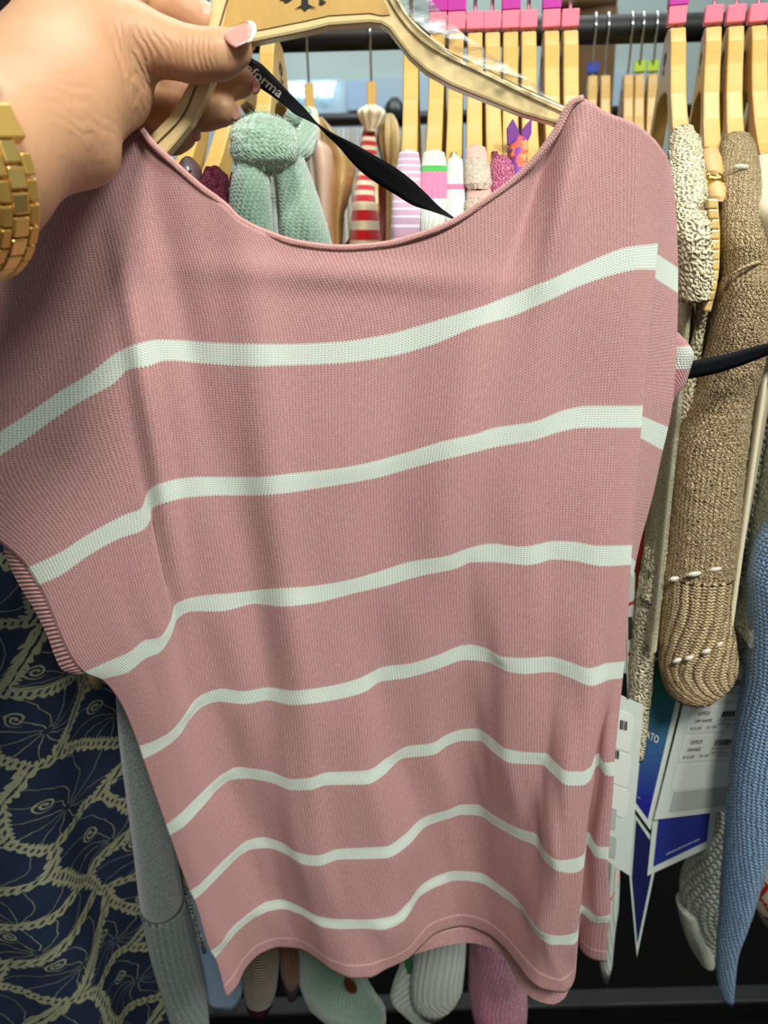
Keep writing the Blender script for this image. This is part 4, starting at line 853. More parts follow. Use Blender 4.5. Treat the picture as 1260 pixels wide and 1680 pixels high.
# ------------------------------------------------------------------ the held striped sweater
ROWS = [
 # v, polyline, x of the sleeve fold, x of the right groove
 (0.0, [(-70, 480), (0, 425), (68, 345), (130, 305), (175, 258), (222, 206), (232, 214), (247, 234), (290, 274), (327, 307), (367, 337), (393, 362), (443, 386), (493, 401), (560, 408), (627, 403), (693, 386), (743, 366), (790, 336), (840, 300), (880, 260), (913, 216), (942, 168), (957, 163), (990, 183), (1040, 203), (1073, 230), (1093, 257)], 150, 1045),
 (1.0, [(-70, 752), (0, 710), (47, 680), (100, 643), (150, 613), (193, 580), (227, 565), (260, 558), (300, 559), (360, 563), (460, 566), (560, 562), (627, 552), (693, 535), (780, 508), (807, 498), (873, 472), (940, 442), (990, 420), (1030, 407), (1077, 402)], 213, 1040),
 (1.2, [(-70, 797), (0, 750), (43, 723), (93, 687), (140, 657), (187, 632), (200, 620), (213, 608), (240, 603), (277, 593), (333, 597), (420, 602), (460, 601), (560, 597), (643, 585), (710, 567), (780, 538), (840, 520), (907, 490), (957, 468), (1007, 452), (1047, 444), (1073, 445)], 216, 1036),
 (2.2, [(47, 932), (100, 907), (150, 875), (207, 845), (233, 835), (242, 812), (253, 800), (283, 788), (333, 783), (420, 783), (480, 777), (560, 768), (660, 745), (727, 725), (780, 712), (807, 703), (873, 693), (927, 673), (967, 667), (1053, 667)], 244, 1015),
 (2.4, [(65, 960), (100, 945), (150, 910), (200, 883), (233, 872), (246, 858), (250, 838), (267, 827), (300, 818), (367, 813), (420, 813), (463, 810), (530, 800), (613, 785), (697, 763), (740, 752), (807, 735), (873, 723), (923, 708), (960, 703), (1050, 703)], 248, 1012),
 (3.4, [(140, 1102), (183, 1083), (213, 1070), (240, 1050), (263, 1045), (277, 1023), (287, 993), (307, 982), (333, 977), (380, 973), (430, 967), (497, 963), (563, 953), (613, 940), (680, 920), (730, 912), (773, 897), (807, 892), (857, 897), (907, 888), (940, 889), (983, 896), (1035, 895)], 281, 1000),
 (3.6, [(168, 1113), (210, 1103), (240, 1080), (263, 1070), (278, 1047), (290, 1017), (317, 1002), (360, 1003), (420, 990), (463, 995), (513, 990), (580, 973), (630, 962), (697, 943), (747, 932), (773, 922), (807, 922), (867, 927), (907, 918), (940, 920), (987, 929), (1033, 927)], 284, 998),
 (4.6, [(230, 1223), (253, 1215), (283, 1197), (297, 1180), (320, 1147), (340, 1135), (367, 1129), (400, 1133), (440, 1127), (483, 1132), (540, 1125), (587, 1113), (630, 1093), (670, 1088), (713, 1075), (757, 1058), (773, 1057), (800, 1063), (827, 1077), (857, 1079), (900, 1077), (933, 1085), (967, 1096), (993, 1088), (1023, 1085)], 308, 990),
 (4.8, [(237, 1245), (260, 1233), (293, 1207), (310, 1180), (333, 1158), (360, 1150), (400, 1154), (440, 1148), (483, 1156), (547, 1148), (597, 1135), (623, 1118), (663, 1112), (713, 1098), (763, 1082), (800, 1085), (837, 1102), (863, 1105), (903, 1102), (937, 1112), (970, 1125), (997, 1115), (1020, 1112)], 314, 988),
 (5.8, [(274, 1352), (293, 1337), (320, 1310), (347, 1283), (367, 1267), (393, 1257), (447, 1265), (480, 1277), (507, 1275), (537, 1266), (600, 1263), (633, 1243), (667, 1223), (707, 1218), (733, 1203), (760, 1195), (783, 1194), (807, 1208), (833, 1228), (867, 1233), (897, 1235), (913, 1250), (933, 1265), (953, 1265), (966, 1257), (973, 1239), (983, 1234), (993, 1250), (1007, 1249)], 335, 970),
 (6.0, [(280, 1369), (300, 1357), (330, 1325), (357, 1293), (380, 1278), (407, 1276), (447, 1283), (480, 1295), (507, 1295), (537, 1287), (600, 1286), (627, 1272), (660, 1243), (710, 1237), (733, 1222), (760, 1214), (787, 1214), (810, 1232), (840, 1251), (887, 1253), (907, 1268), (933, 1288), (953, 1288), (966, 1278), (973, 1260), (983, 1254), (997, 1272), (1006, 1272)], 342, 969),
 (7.0, [(313, 1460), (327, 1450), (353, 1423), (380, 1397), (407, 1377), (433, 1372), (463, 1380), (493, 1398), (520, 1402), (557, 1391), (600, 1389), (633, 1387), (660, 1370), (693, 1340), (733, 1327), (760, 1318), (783, 1318), (813, 1337), (853, 1358), (883, 1368), (895, 1393), (917, 1410), (937, 1408), (954, 1402), (961, 1362), (970, 1367), (983, 1388), (998, 1388)], 368, 958),
 (7.2, [(320, 1475), (333, 1463), (367, 1427), (393, 1402), (413, 1392), (440, 1390), (467, 1398), (500, 1417), (523, 1419), (557, 1409), (600, 1408), (633, 1407), (667, 1387), (697, 1355), (733, 1342), (760, 1335), (787, 1337), (817, 1355), (853, 1375), (880, 1387), (897, 1412), (917, 1428), (937, 1431), (953, 1425), (960, 1382), (968, 1388), (980, 1405), (997, 1409)], 373, 957),
 (8.2, [(346, 1558), (360, 1548), (377, 1523), (407, 1497), (440, 1477), (463, 1474), (490, 1483), (527, 1502), (557, 1506), (600, 1507), (640, 1502), (667, 1480), (687, 1453), (717, 1435), (750, 1427), (787, 1430), (820, 1450), (853, 1477), (873, 1507), (890, 1527), (917, 1533), (943, 1527), (950, 1482), (967, 1490), (983, 1502), (1000, 1497)], 398, 947),
 (8.4, [(353, 1570), (367, 1552), (387, 1528), (420, 1502), (447, 1492), (467, 1490), (493, 1498), (533, 1520), (563, 1523), (600, 1522), (627, 1524), (660, 1510), (687, 1470), (717, 1453), (750, 1443), (787, 1447), (827, 1470), (860, 1497), (883, 1532), (907, 1548), (937, 1548), (944, 1543), (949, 1496), (957, 1497), (977, 1511), (998, 1511)], 404, 946),
 (9.1, [(372, 1634), (387, 1617), (400, 1590), (427, 1563), (460, 1552), (493, 1555), (520, 1570), (547, 1590), (580, 1603), (605, 1602), (633, 1588), (667, 1572), (690, 1550), (717, 1528), (760, 1518), (800, 1530), (827, 1552), (850, 1580), (867, 1604), (890, 1621), (923, 1626), (940, 1605), (946, 1542), (958, 1561), (977, 1573), (993, 1575)], 420, 943)]
UB = [0, .2, .93, 1.0]
def sample_row(pl, xf, xg, us):
    pl = np.array(pl, float); d = np.linspace(0, len(pl)-1, 40*len(pl))
    # smooth the traced outline a little
    pp = pchip(range(len(pl)), pl, d)
    s = np.r_[0, np.cumsum(np.linalg.norm(np.diff(pp, axis=0), axis=1))]
    ks = [0, np.interp(xf, pp[:, 0], s), np.interp(xg, pp[:, 0], s), s[-1]]
    t = np.interp(us, UB, ks)
    return np.c_[np.interp(t, s, pp[:, 0]), np.interp(t, s, pp[:, 1])]
def smooth1(a, k):
    w_ = np.hanning(2*k+1); w_ /= w_.sum(); return np.convolve(np.r_[[a[0]]*k, a, [a[-1]]*k], w_, 'valid')
def sweater_grid(rows, us, ps, yoff=0.0, flat=1.0):
    """pixel tracks of the knitted rows -> 3-D; folds come from each row lying level in the room"""
    wt = np.interp([r[0] for r in rows], [0, 1, 2.3, 3.5, 4.7, 5.9, 7.1, 9.1], [0, .03, .10, .22, .42, .66, .85, 1.0])*flat
    XY = []; YY = []
    base = np.interp([r[0] for r in rows], [0, 1.1, 2.3, 5, 9.1], [.4485, .447, .448, .452, .456])+yoff
    for (v, pl, xf, xg), w_, b0 in zip(rows, wt, base):
        q = sample_row(pl, xf, xg, us); XY.append(q)
        D = np.array([ray(x, y) for x, y in q]); slope = D[:, 2]/D[:, 1]           # level row: z = slope * Y
        if v > 2:
            zz = np.median(slope)*b0; yl = zz/slope; A = np.c_[np.ones_like(us), us]; c_, *_ = np.linalg.lstsq(A, yl, rcond=None); dev = yl-A@c_
        else: dev = np.zeros_like(us)
        dev = np.clip(dev, -.03, .035)
        YY.append(b0+w_*smooth1(dev, 2)+.012*(np.abs(us-.55)/.55)**4*(1 if v > .5 else .3)*flat)
    pr = [r[0] for r in rows]; n = len(us)
    G = pchip(pr, np.hstack([np.array(XY)[:, :, 0], np.array(XY)[:, :, 1], np.array(YY)]), ps)
    return G[:, :n], G[:, n:2*n], G[:, 2*n:]
us = np.linspace(0, 1, 200); ps = np.linspace(0, 9.1, 240)
GX, GY, GZ = sweater_grid(ROWS, us, ps)
# soft drape wrinkles
for cx, cy, ang, ln, wd, am in ((300, 520, 1.35, 330, 34, .0035), (420, 560, 1.45, 330, 40, -.003), (250, 700, 1.4, 260, 18, -.005), (640, 760, 1.75, 300, 45, .003), (740, 800, 1.75, 300, 40, -.0035), (420, 900, 1.45, 320, 40, .003), (880, 300, 1.9, 160, 20, .005), (925, 330, 1.8, 160, 20, -.004), (470, 1000, 1.4, 300, 30, -.003), (560, 450, .05, 220, 24, -.0018)):
    dx = GX-cx; dy = GY-cy; a = dx*math.cos(ang)+dy*math.sin(ang); b_ = -dx*math.sin(ang)+dy*math.cos(ang)
    GZ = GZ+1.7*am*np.exp(-(a/ln)**2-(b_/wd)**2)
vt = 1-(GY[np.argmin(np.abs(ps-1))]-GY[0])/185.0
VT = np.array([[vt[j]+(1-vt[j])*p if p < 1 else p for j in range(len(us))] for p in ps])
sw = empty('striped_sweater', P(560, 1600, .46), 'dusty pink knit sweater with white stripes held up on a wooden hanger', 'sweater')
V = [P(GX[i, j], GY[i, j], GZ[i, j]) for i in range(len(ps)) for j in range(len(us))]
uvs = [(us[j]*212.0, VT[i, j]*45.0) for i in range(len(ps)) for j in range(len(us))]
PINK, PINKD, PINKL, WHT = srgb(184, 137, 136), srgb(153, 105, 107), srgb(217, 181, 175), srgb(208, 216, 206)
def sweater_mat(name, hem=True, side=False):
    m, nt, b = nodes(name); uv = N(nt, 'ShaderNodeTexCoord').outputs['UV']; sp = N(nt, 'ShaderNodeSeparateXYZ'); nt.links.new(uv, sp.inputs[0]); u, v = sp.outputs[0], sp.outputs[1]
    tp = 2*math.pi
    hu = mth(nt, 'ABSOLUTE', mth(nt, 'SINE', mth(nt, 'MULTIPLY', u, math.pi)))
    jag = mth(nt, 'MULTIPLY', hu, .8)
    row = mth(nt, 'DIVIDE', mth(nt, 'ADD', v, jag), 45.0)
    fr = mth(nt, 'FRACT', mth(nt, 'DIVIDE', mth(nt, 'ADD', row, 12*1.2-1.0), 1.2))
    st = mth(nt, 'MULTIPLY', mth(nt, 'LESS_THAN', fr, .2/1.2), mth(nt, 'GREATER_THAN', row, .9))
    wob = mth(nt, 'MULTIPLY', mth(nt, 'SUBTRACT', noise(nt, uv, .35, 2), .5), .7)
    cu = mth(nt, 'COSINE', mth(nt, 'MULTIPLY', mth(nt, 'ADD', u, wob), tp)); cv = mth(nt, 'COSINE', mth(nt, 'MULTIPLY', mth(nt, 'ADD', v, mth(nt, 'ADD', wob, mth(nt, 'MULTIPLY', hu, .5))), tp))
    h = mth(nt, 'ADD', mth(nt, 'MULTIPLY', cu, .55), mth(nt, 'MULTIPLY', cv, .45))
    nz = noise(nt, scalevec(nt, uv, (1.0, .35, 1)), 1.1, 3, .7); n2 = noise(nt, scalevec(nt, uv, (.12, .03, 1)), 1.0, 2)
    dots = mth(nt, 'MULTIPLY', mth(nt, 'MAXIMUM', cu, 0), mth(nt, 'MAXIMUM', cv, 0))
    f = mth(nt, 'ADD', mth(nt, 'MULTIPLY', dots, .55), mth(nt, 'MULTIPLY', mth(nt, 'SUBTRACT', nz, .42), 1.1), clamp=True)
    dk = mth(nt, 'MULTIPLY_ADD', h, -.25, .22, clamp=True)
    c = mix(nt, f, PINK, PINKL); c = mix(nt, dk, c, PINKD)
    wh = mix(nt, mth(nt, 'MULTIPLY', dk, .6), WHT, srgb(176, 190, 176))
    c = mix(nt, st, c, wh)
    if hem:
        ln = mth(nt, 'LESS_THAN', mth(nt, 'ABSOLUTE', mth(nt, 'SUBTRACT', row, 8.93)), .016)
        c = mix(nt, mth(nt, 'MULTIPLY', ln, .7), c, srgb(228, 178, 174))
    nt.links.new(c, b.inputs['Base Color']); b.inputs['Roughness'].default_value = .82; b.inputs['Specular IOR Level'].default_value = .22
    b.inputs['Sheen Weight'].default_value = .18; b.inputs['Sheen Roughness'].default_value = .4; b.inputs['Sheen Tint'].default_value = srgb(250, 220, 215)
    bump(nt, b, mth(nt, 'ADD', h, mth(nt, 'MULTIPLY', nz, .6)), .3, .0006)
    return m
M['sweater'] = sweater_mat('dusty_pink_white_stripe_knit')
fp = mesh_obj('front_panel', V, grid_faces(len(ps), len(us)), M['sweater'], sw, uvs)
q = fp.modifiers.new('thickness', 'SOLIDIFY'); q.thickness = .0016; q.offset = 1 if False else -1
# back panel, its hem showing under the front hem
br = [list(r) for r in ROWS]
br[0][1] = [(x, y+14 if 240 < x < 940 else y+4) for x, y in ROWS[0][1]]
br[-1][1] = [(380, 1618), (400, 1584), (427, 1556), (460, 1545), (493, 1548), (547, 1580), (605, 1590), (640, 1580), (680, 1566), (733, 1551), (767, 1547), (800, 1553), (827, 1570), (840, 1593), (853, 1617), (867, 1633), (883, 1643), (907, 1648), (927, 1637), (939, 1600), (946, 1540), (958, 1552), (985, 1560)]
us2 = np.linspace(.012, .988, 80); ps2 = np.linspace(0.02, 9.1, 90)
BX, BY, BZ = sweater_grid(br, us2, ps2, .0, .9)
BZ += np.interp(ps2, [0, 1, 5, 9.1], [.021, .028, .024, .012])[:, None]
mesh_obj('back_panel', [P(BX[i, j], BY[i, j], BZ[i, j]) for i in range(len(ps2)) for j in range(len(us2))], grid_faces(len(ps2), len(us2)), M['sweater'], sw, [(us2[j]*212, ps2[i]*45) for i in range(len(ps2)) for j in range(len(us2))])
# right side panel between the ridge and the armhole
SP = [(.05, (1092, 257), (1097, 262)), (.35, (1084, 310), (1106, 305)), (.7, (1079, 370), (1111, 380)), (1.0, (1077, 418), (1112.5, 442)), (1.2, (1074, 459), (1112.5, 483)), (1.6, (1065, 560), (1111, 550)), (1.95, (1056, 640), (1105, 650)), (2.2, (1052, 684), (1096, 703)), (2.4, (1048, 719), (1087, 741)), (2.9, (1041, 810), (1071, 815)), (3.2, (1036, 880), (1051, 888)), (3.4, (1034, 914), (1043, 924)), (3.6, (1032, 936), (1038, 950))]
pv = np.linspace(.05, 3.6, 90); n = 14
A = pchip([r[0] for r in SP], np.array([r[1]+r[2] for r in SP], float), pv); V = []; uvs = []
for i, (x0, y0, x1, y1) in enumerate(A):
    yr = float(np.interp(pv[i], ps, GZ[:, -1]))
    for j in range(n):
        t = j/(n-1); V.append(P(x0+(x1-x0)*t, y0+(y1-y0)*t, yr+.0006+.024*t**.8)); uvs.append((212+t*14, pv[i]*45))
mesh_obj('side_panel', V, grid_faces(len(pv), n), M['sweater'], sw, uvs)
rr = [(1088, 1114, 547, .486, .004), (1085, 1126, 560, .486, .008), (1082, 1137, 581, .486, .010), (1080, 1131, 605, .486, .009), (1080, 1123, 631, .486, .007), (1080, 1107, 652, .486, .004)]
M['cuffpink'] = knit('pink_cuff_knit', srgb(206, 146, 148), srgb(150, 96, 98), .002, .0016, .7, .3, [(vpy(rr, 566), vpy(rr, 603), srgb(214, 224, 214))])
loft('sleeve_cuff', rr, M['cuffpink'], sw, 24, 20, cuff=False)
# rolled neckline
i0 = 0; NL = ROWS[0][1][6:24]
npts = poly_resample(NL, 120); M['binding'] = knit('pink_rolled_edge', srgb(218, 170, 164), srgb(182, 132, 128), .0022, .0016, .5, .2)
tube('neck_binding', [P(x, y-1, .4472) for x, y in npts], .0020, M['binding'], sw, 12)
# ribbed cuff of the left sleeve
co = poly_resample([(-70, 790), (-30, 835), (0, 880), (7, 905), (27, 952), (57, 1002), (77, 1042), (90, 1077), (103, 1100), (122, 1106)], 70)
ci = poly_resample([(-50, 800), (-10, 850), (8, 874), (26, 903), (47, 931), (68, 967), (90, 1007), (113, 1050), (130, 1084), (143, 1104)], 70)
fy = np.interp(ci[:, 1], GY[:, 0], GZ[:, 0])
M['rib'] = knit('pink_rib', srgb(206, 150, 150), srgb(120, 74, 78), .004, .0022, .9, .2)
V = []; uvs = []; n = 8
for i in range(70):
    for j in range(n):
        t = j/(n-1); x, y = ci[i]*(1-t)+co[i]*t
        V.append(P(x, y, fy[i]+.0006-.002*math.sin(math.pi*t)+.003*t+.0004*math.sin(i*2.6))); uvs.append((t*.02, i*.0023))
mesh_obj('sleeve_rib', V, grid_faces(70, n), knit('pink_rib_band', srgb(206, 154, 150), srgb(176, 122, 120), .05, .0032, .55, .05, wobble=0), sw, uvs)

# ------------------------------------------------------------------ the held hanger
HY = .454; HT = .012
hg = empty('wooden_hanger', P(500, 60, HY+.006), 'large birch hanger with printed tree emblem gripped in the hand', 'hanger')
upR = [(500, -112), (560, -104), (605, -72), (632, -35), (657, 0), (671, 25), (693, 48), (725, 73), (766, 103), (814, 124), (862, 146), (909, 165), (935, 176), (985, 198), (1035, 222), (1070, 246), (1078, 258)]
loR = [(1066, 272), (1025, 256), (968, 231), (910, 202), (857, 187), (797, 163), (740, 140), (700, 117), (673, 93), (653, 67), (638, 47), (625, 39), (607, 37), (540, 42), (500, 52), (430, 66), (400, 72)]
loL = [(374, 86), (360, 110), (349, 132), (337, 161), (312, 206), (289, 235), (272, 254), (225, 300), (150, 350), (70, 397), (20, 420)]
upL = [(15, 400), (60, 372), (130, 326), (200, 268), (246, 221), (277, 190), (296, 159), (311, 132), (327, 95), (339, 52), (341, 37), (347, 0), (356, -40), (385, -78), (440, -104)]
prism('wood_body', [P(x, y, HY) for x, y in upR+loR+loL+upL], (0, HT, 0), M['wood_edge'], hg, .0016)
prism('face_panel', [P(x, y, HY-.0006) for x, y in ((374, 6), (382, -40), (440, -84), (500, -92), (560, -84), (612, -28), (634, 8), (640, 24), (626, 25), (606, 21), (540, 25), (500, 34), (430, 48), (362, 58))], (0, .001, 0), M['wood_panel'], hg)
def groove(pts, wpx=1.3):
    q = poly_resample(pts, 60); t = np.gradient(q, axis=0); nn = np.c_[-t[:, 1], t[:, 0]]; nn /= np.linalg.norm(nn, axis=1)[:, None]
    a = q+nn*wpx; b = q-nn*wpx
    strip('groove', [P(x, y, HY-.0007) for x, y in a], [P(x, y, HY-.0007) for x, y in b], M['groove'], hg, 2, .0002)
groove([(633, -10), (640, 4), (664, 40), (693, 69), (735, 95), (782, 117), (846, 149), (922, 184), (980, 210)])
groove([(647, -6), (654, 8), (676, 38), (704, 63), (740, 87), (786, 108), (850, 140), (930, 176)], .7)
groove([(376, -10), (371, 6), (358, 50), (344, 92), (325, 132), (302, 186), (259, 233), (215, 275)], 1.2)
V = []; F = []
for pl in tree_poly():
    k = len(V); V += [P(500+x*60, -22-z*60, HY-.0012) for x, z in pl]; F.append(tuple(range(k, k+len(pl))))
mesh_obj('tree_emblem', V, F, M['ink'], hg, smooth=False)
hb = P(500, -108, HY+.006)
tube('hook', [hb, hb+np.array([0, 0, .03])]+[hb+np.array([.022*math.cos(a), 0, .055+.022*math.sin(a)]) for a in np.linspace(-1.57, 2.9, 16)], .0019, M['chrome'], hg, 10)
# clear shoulder film on the hanger
fo = tag(empty('plastic_film', P(760, 90, .45), 'crinkled clear plastic film along the top of the held hanger', 'film'))
fu = poly_resample([(664, -60), (690, -28), (712, 5), (745, 42), (790, 78), (840, 112), (880, 140), (906, 160)], 40)
fl = poly_resample([(640, -40), (655, -6), (672, 24), (697, 48), (735, 78), (790, 112), (850, 138), (906, 164)], 40)
V = []; n = 10; uvs = []
for i in range(40):
    for j in range(n):
        t = j/(n-1); x, y = fu[i]*(1-t)+fl[i]*t
        V.append(P(x, y, .449+.004*math.sin(t*5+i*.5)+.002*math.sin(i*1.7))); uvs.append((t, i/40))
mesh_obj('film_sheet', V, grid_faces(40, n), M['film'], fo, uvs)
V = [P(x, y, Y) for x, y, Y in ((326, -30, .452), (348, -30, .451), (350, 10, .45), (344, 24, .45), (334, 22, .452), (330, 6, .453))]
mesh_obj('film_end', V, [(0, 1, 2, 3, 4, 5)], M['film'], fo)

# ------------------------------------------------------------------ the hand
dF = depth_of(P(350, 95, HY)); dB = depth_of(P(330, 160, HY+HT))
def pr(px, py, d, rpx): return (Q(px, py, d), rpx*d/FPX)
AX = _R*.51+_U*.385+_F*.77; AX /= np.linalg.norm(AX)
WC = Q(-44, 290, .315); WA = Q(-57, 272, .315)
palm = [[(np.array([-.34, -.10, 1.13]), .041), (np.array([-.315, .0, 1.23]), .043), (WA-AX*.155-np.array([.012, 0, .03]), .041), (WA-AX*.08, .0365), (WA, .0335)], [(WA, .0335), pr(75, 182, .352, 104)], [pr(20, 170, .345, 95), pr(130, 60, .382, 92)], [pr(42, 215, .335, 92), pr(100, 170, .36, 95)],
        [pr(70, 190, .352, 105), pr(150, 100, .385, 92), pr(190, 85, .392, 72)], [pr(130, 60, .382, 92), pr(150, -40, .40, 90)], [pr(90, 228, .345, 66), pr(138, 250, .358, 52), pr(154, 258, .362, 38)], [pr(120, 170, .37, 78), pr(185, 150, .388, 62)]]
tr = 40*dF/FPX
thumb = [[pr(175, 72, .378, 62), pr(225, 66, dF-.016, 52), pr(272, 79, dF-.0145, 43), pr(318, 91, dF-.0128, 40.5), pr(360, 89, dF-.0125, 37.5), pr(384, 81, dF-.0125, 31)]]
fingers = [[pr(150, -40, .405, 60), pr(230, 5, dB+.012, 42), pr(300, 20, dB+.012, 36), pr(345, 45, dB+.012, 30), pr(402, 68, dB+.010, 20)],
           [pr(150, 60, .405, 60), pr(235, 128, dB+.014, 42), pr(300, 136, dB+.014, 36), pr(355, 134, dB+.013, 32), pr(393, 134, dB+.012, 26)],
           [pr(150, 110, .405, 60), pr(225, 172, dB+.014, 40), pr(290, 180, dB+.014, 35), pr(335, 180, dB+.013, 31), pr(364, 181, dB+.012, 26)],
           [pr(150, 150, .40, 55), pr(215, 205, dB+.014, 32), pr(262, 222, dB+.014, 28), pr(285, 224, dB+.013, 27), pr(301, 222, dB+.012, 22)]]
def seg_sdf(X, chain):
    out = None
    for (a, ra), (b, rb) in zip(chain[:-1], chain[1:]):
        ab = b-a; t = np.clip(((X-a)@ab)/(ab@ab), 0, 1)
        d = np.linalg.norm(X-(a+t[:, None]*ab), axis=1)-(ra+(rb-ra)*t)
        out = d if out is None else smin(out, d, .0035)
    return out
def smin(a, b, k):
    h = np.clip(.5+.5*(b-a)/k, 0, 1); return b*(1-h)+a*h-k*h*(1-h)
def hand_sdf(X):
    d = None
    for c in palm:
        s = seg_sdf(X, c); d = s if d is None else smin(d, s, .009)
    th = seg_sdf(X, thumb[0]); d = smin(d, th, .007)
    f = None
    for c in fingers:
        s = seg_sdf(X, c); f = s if f is None else smin(f, s, .0022)
    return smin(d, f, .006)
def surface_nets(fn, lo, hi, h):
    lo = np.array(lo); nn = np.ceil((np.array(hi)-lo)/h).astype(int)+1
    gx, gy, gz = [lo[i]+h*np.arange(nn[i]) for i in range(3)]
    cx, cy, cz = np.meshgrid(gx[::4], gy[::4], gz[::4], indexing='ij')
    Dc = fn(np.c_[cx.ravel(), cy.ravel(), cz.ravel()]).reshape(cx.shape)
    D = Dc.repeat(4, 0).repeat(4, 1).repeat(4, 2)[:nn[0], :nn[1], :nn[2]].copy()   # far cells keep the coarse value
    nr = np.argwhere(np.abs(D) < 8*h); D[tuple(nr.T)] = fn(lo+h*nr)
    S = D < 0
    c = [(a, b, e) for a in (0, 1) for b in (0, 1) for e in (0, 1)]
    sub = lambda A, o: A[o[0]:A.shape[0]-1+o[0], o[1]:A.shape[1]-1+o[1], o[2]:A.shape[2]-1+o[2]]
    cnt = sum(sub(S, o).astype(int) for o in c); act = (cnt > 0) & (cnt < 8)
    acc = np.zeros(act.shape+(3,)); num = np.zeros(act.shape)
    for p in c:
        for ax in range(3):
            if p[ax]: continue
            q = list(p); q[ax] = 1; q = tuple(q); a = sub(D, p); b = sub(D, q); cr = (a < 0) != (b < 0)
            t = np.where(cr, a/np.where(a-b == 0, 1, a-b), 0)
            for k in range(3):
                acc[..., k] += np.where(cr, p[k]+(t if k == ax else 0), 0)
            num += cr
    idx = -np.ones(act.shape, int); I = np.argwhere(act); idx[act] = np.arange(len(I))
    Vv = lo+h*(I+acc[act]/num[act][:, None]); Fc = []
    for ax in range(3):
        o1, o2 = [k for k in range(3) if k != ax]
        sl0 = [slice(None)]*3; sl1 = [slice(None)]*3; sl0[ax] = slice(0, -1); sl1[ax] = slice(1, None)
        cr = S[tuple(sl0)] != S[tuple(sl1)]
        for e in np.argwhere(cr):
            e = list(e)
            if e[o1] == 0 or e[o2] == 0: continue
            q = []
            for d1, d2 in ((1, 1), (0, 1), (0, 0), (1, 0)):
                w_ = list(e); w_[o1] -= d1; w_[o2] -= d2
                if any(w_[k] >= act.shape[k] for k in range(3)): q = None; break
                q.append(idx[tuple(w_)])
            if q is None or min(q) < 0: continue
            fl_ = S[tuple(e)]
            if ax == 1: fl_ = not fl_
            Fc.append(tuple(q) if fl_ else tuple(q[::-1]))
    return Vv, Fc
allp = [np.array(p) for ch in palm+thumb+fingers for p, r in ch]
lo = np.min(allp, axis=0)-.05; hi = np.max(allp, axis=0)+.05
HV, HF = surface_nets(hand_sdf, lo, hi, .0022)
def skin_mat():
    m, nt, b = nodes('skin'); tc = N(nt, 'ShaderNodeTexCoord').outputs['Object']
    n1 = noise(nt, tc, 28, 4, .6); n2 = noise(nt, tc, 220, 3)
    c = mix(nt, n1, srgb(208, 164, 124), srgb(188, 138, 104)); c = mix(nt, mth(nt, 'MULTIPLY', n2, .25), c, srgb(180, 126, 100))
    nt.links.new(c, b.inputs['Base Color']); b.inputs['Roughness'].default_value = .48; b.inputs['Specular IOR Level'].default_value = .35
    b.inputs['Subsurface Weight'].default_value = .18; b.inputs['Subsurface Radius'].default_value = (.012, .004, .002); b.inputs['Subsurface Scale'].default_value = .6
    wv = N(nt, 'ShaderNodeTexWave', wave_type='BANDS', bands_direction='DIAGONAL'); wv.inputs['Scale'].default_value = 70; wv.inputs['Distortion'].default_value = 6; wv.inputs['Detail'].default_value = 3; wv.inputs['Detail Scale'].default_value = 2; nt.links.new(tc, wv.inputs['Vector'])
    base_h = mth(nt, 'ADD', mth(nt, 'MULTIPLY', wv.outputs[0], .3), mth(nt, 'ADD', n2, n1)); hsum = mth(nt, 'MULTIPLY', base_h, .12)
    off = np.array([-.34, -.10, 1.13])
    def crease(c_, rad, dr, per, amp):
        # skin folds around one joint
        l_ = c_-off; d_ = N(nt, 'ShaderNodeVectorMath', operation='DISTANCE'); nt.links.new(tc, d_.inputs[0]); d_.inputs[1].default_value = tuple(l_)
        mk = mth(nt, 'SUBTRACT', 1.0, mth(nt, 'DIVIDE', d_.outputs['Value'], rad), clamp=True)
        dp = N(nt, 'ShaderNodeVectorMath', operation='DOT_PRODUCT'); nt.links.new(tc, dp.inputs[0]); dp.inputs[1].default_value = tuple(dr/np.linalg.norm(dr))
        wb = mth(nt, 'MULTIPLY', noise(nt, tc, 70, 2), per*2.2)
        w1 = mth(nt, 'SINE', mth(nt, 'MULTIPLY', mth(nt, 'ADD', dp.outputs['Value'], wb), 2*math.pi/per))
        return mth(nt, 'MULTIPLY', mth(nt, 'MULTIPLY', w1, mk), amp)
    for a_ in ((Q(222, 112, .372), .024, _R*1.0+_U*.35, .0034, .42), (Q(130, 205, .335), .030, _U*1.0-_R*.3, .006, .10), (Q(325, 88, dF-.025), .012, _R, .0030, .25)):
        hsum = mth(nt, 'ADD', hsum, crease(*a_))
    bump(nt, b, hsum, 1.0, .0011); return m
M['skin'] = skin_mat()
hn = empty('person', np.array([-.34, -.10, 1.13]), 'bare left hand and forearm gripping the hanger, thumb across its front', 'person')
ho = mesh_obj('hand', HV, HF, M['skin'], hn)
sm = ho.modifiers.new('smooth', 'SMOOTH'); sm.factor = .5; sm.iterations = 4
def trace(px, py):
    d = ray(px, py); t = .25
    for _ in range(80):
        s = float(hand_sdf((CAM+d*t)[None])[0])
        if s < 2e-4: return t
        t += s/np.linalg.norm(d)
        if t > .6: return None
    return None
M['nail'] = plain('pink_nail', srgb(206, 150, 140), .15, 0, .05); M['nailtip'] = plain('white_nail_tip', srgb(232, 226, 216), .2)
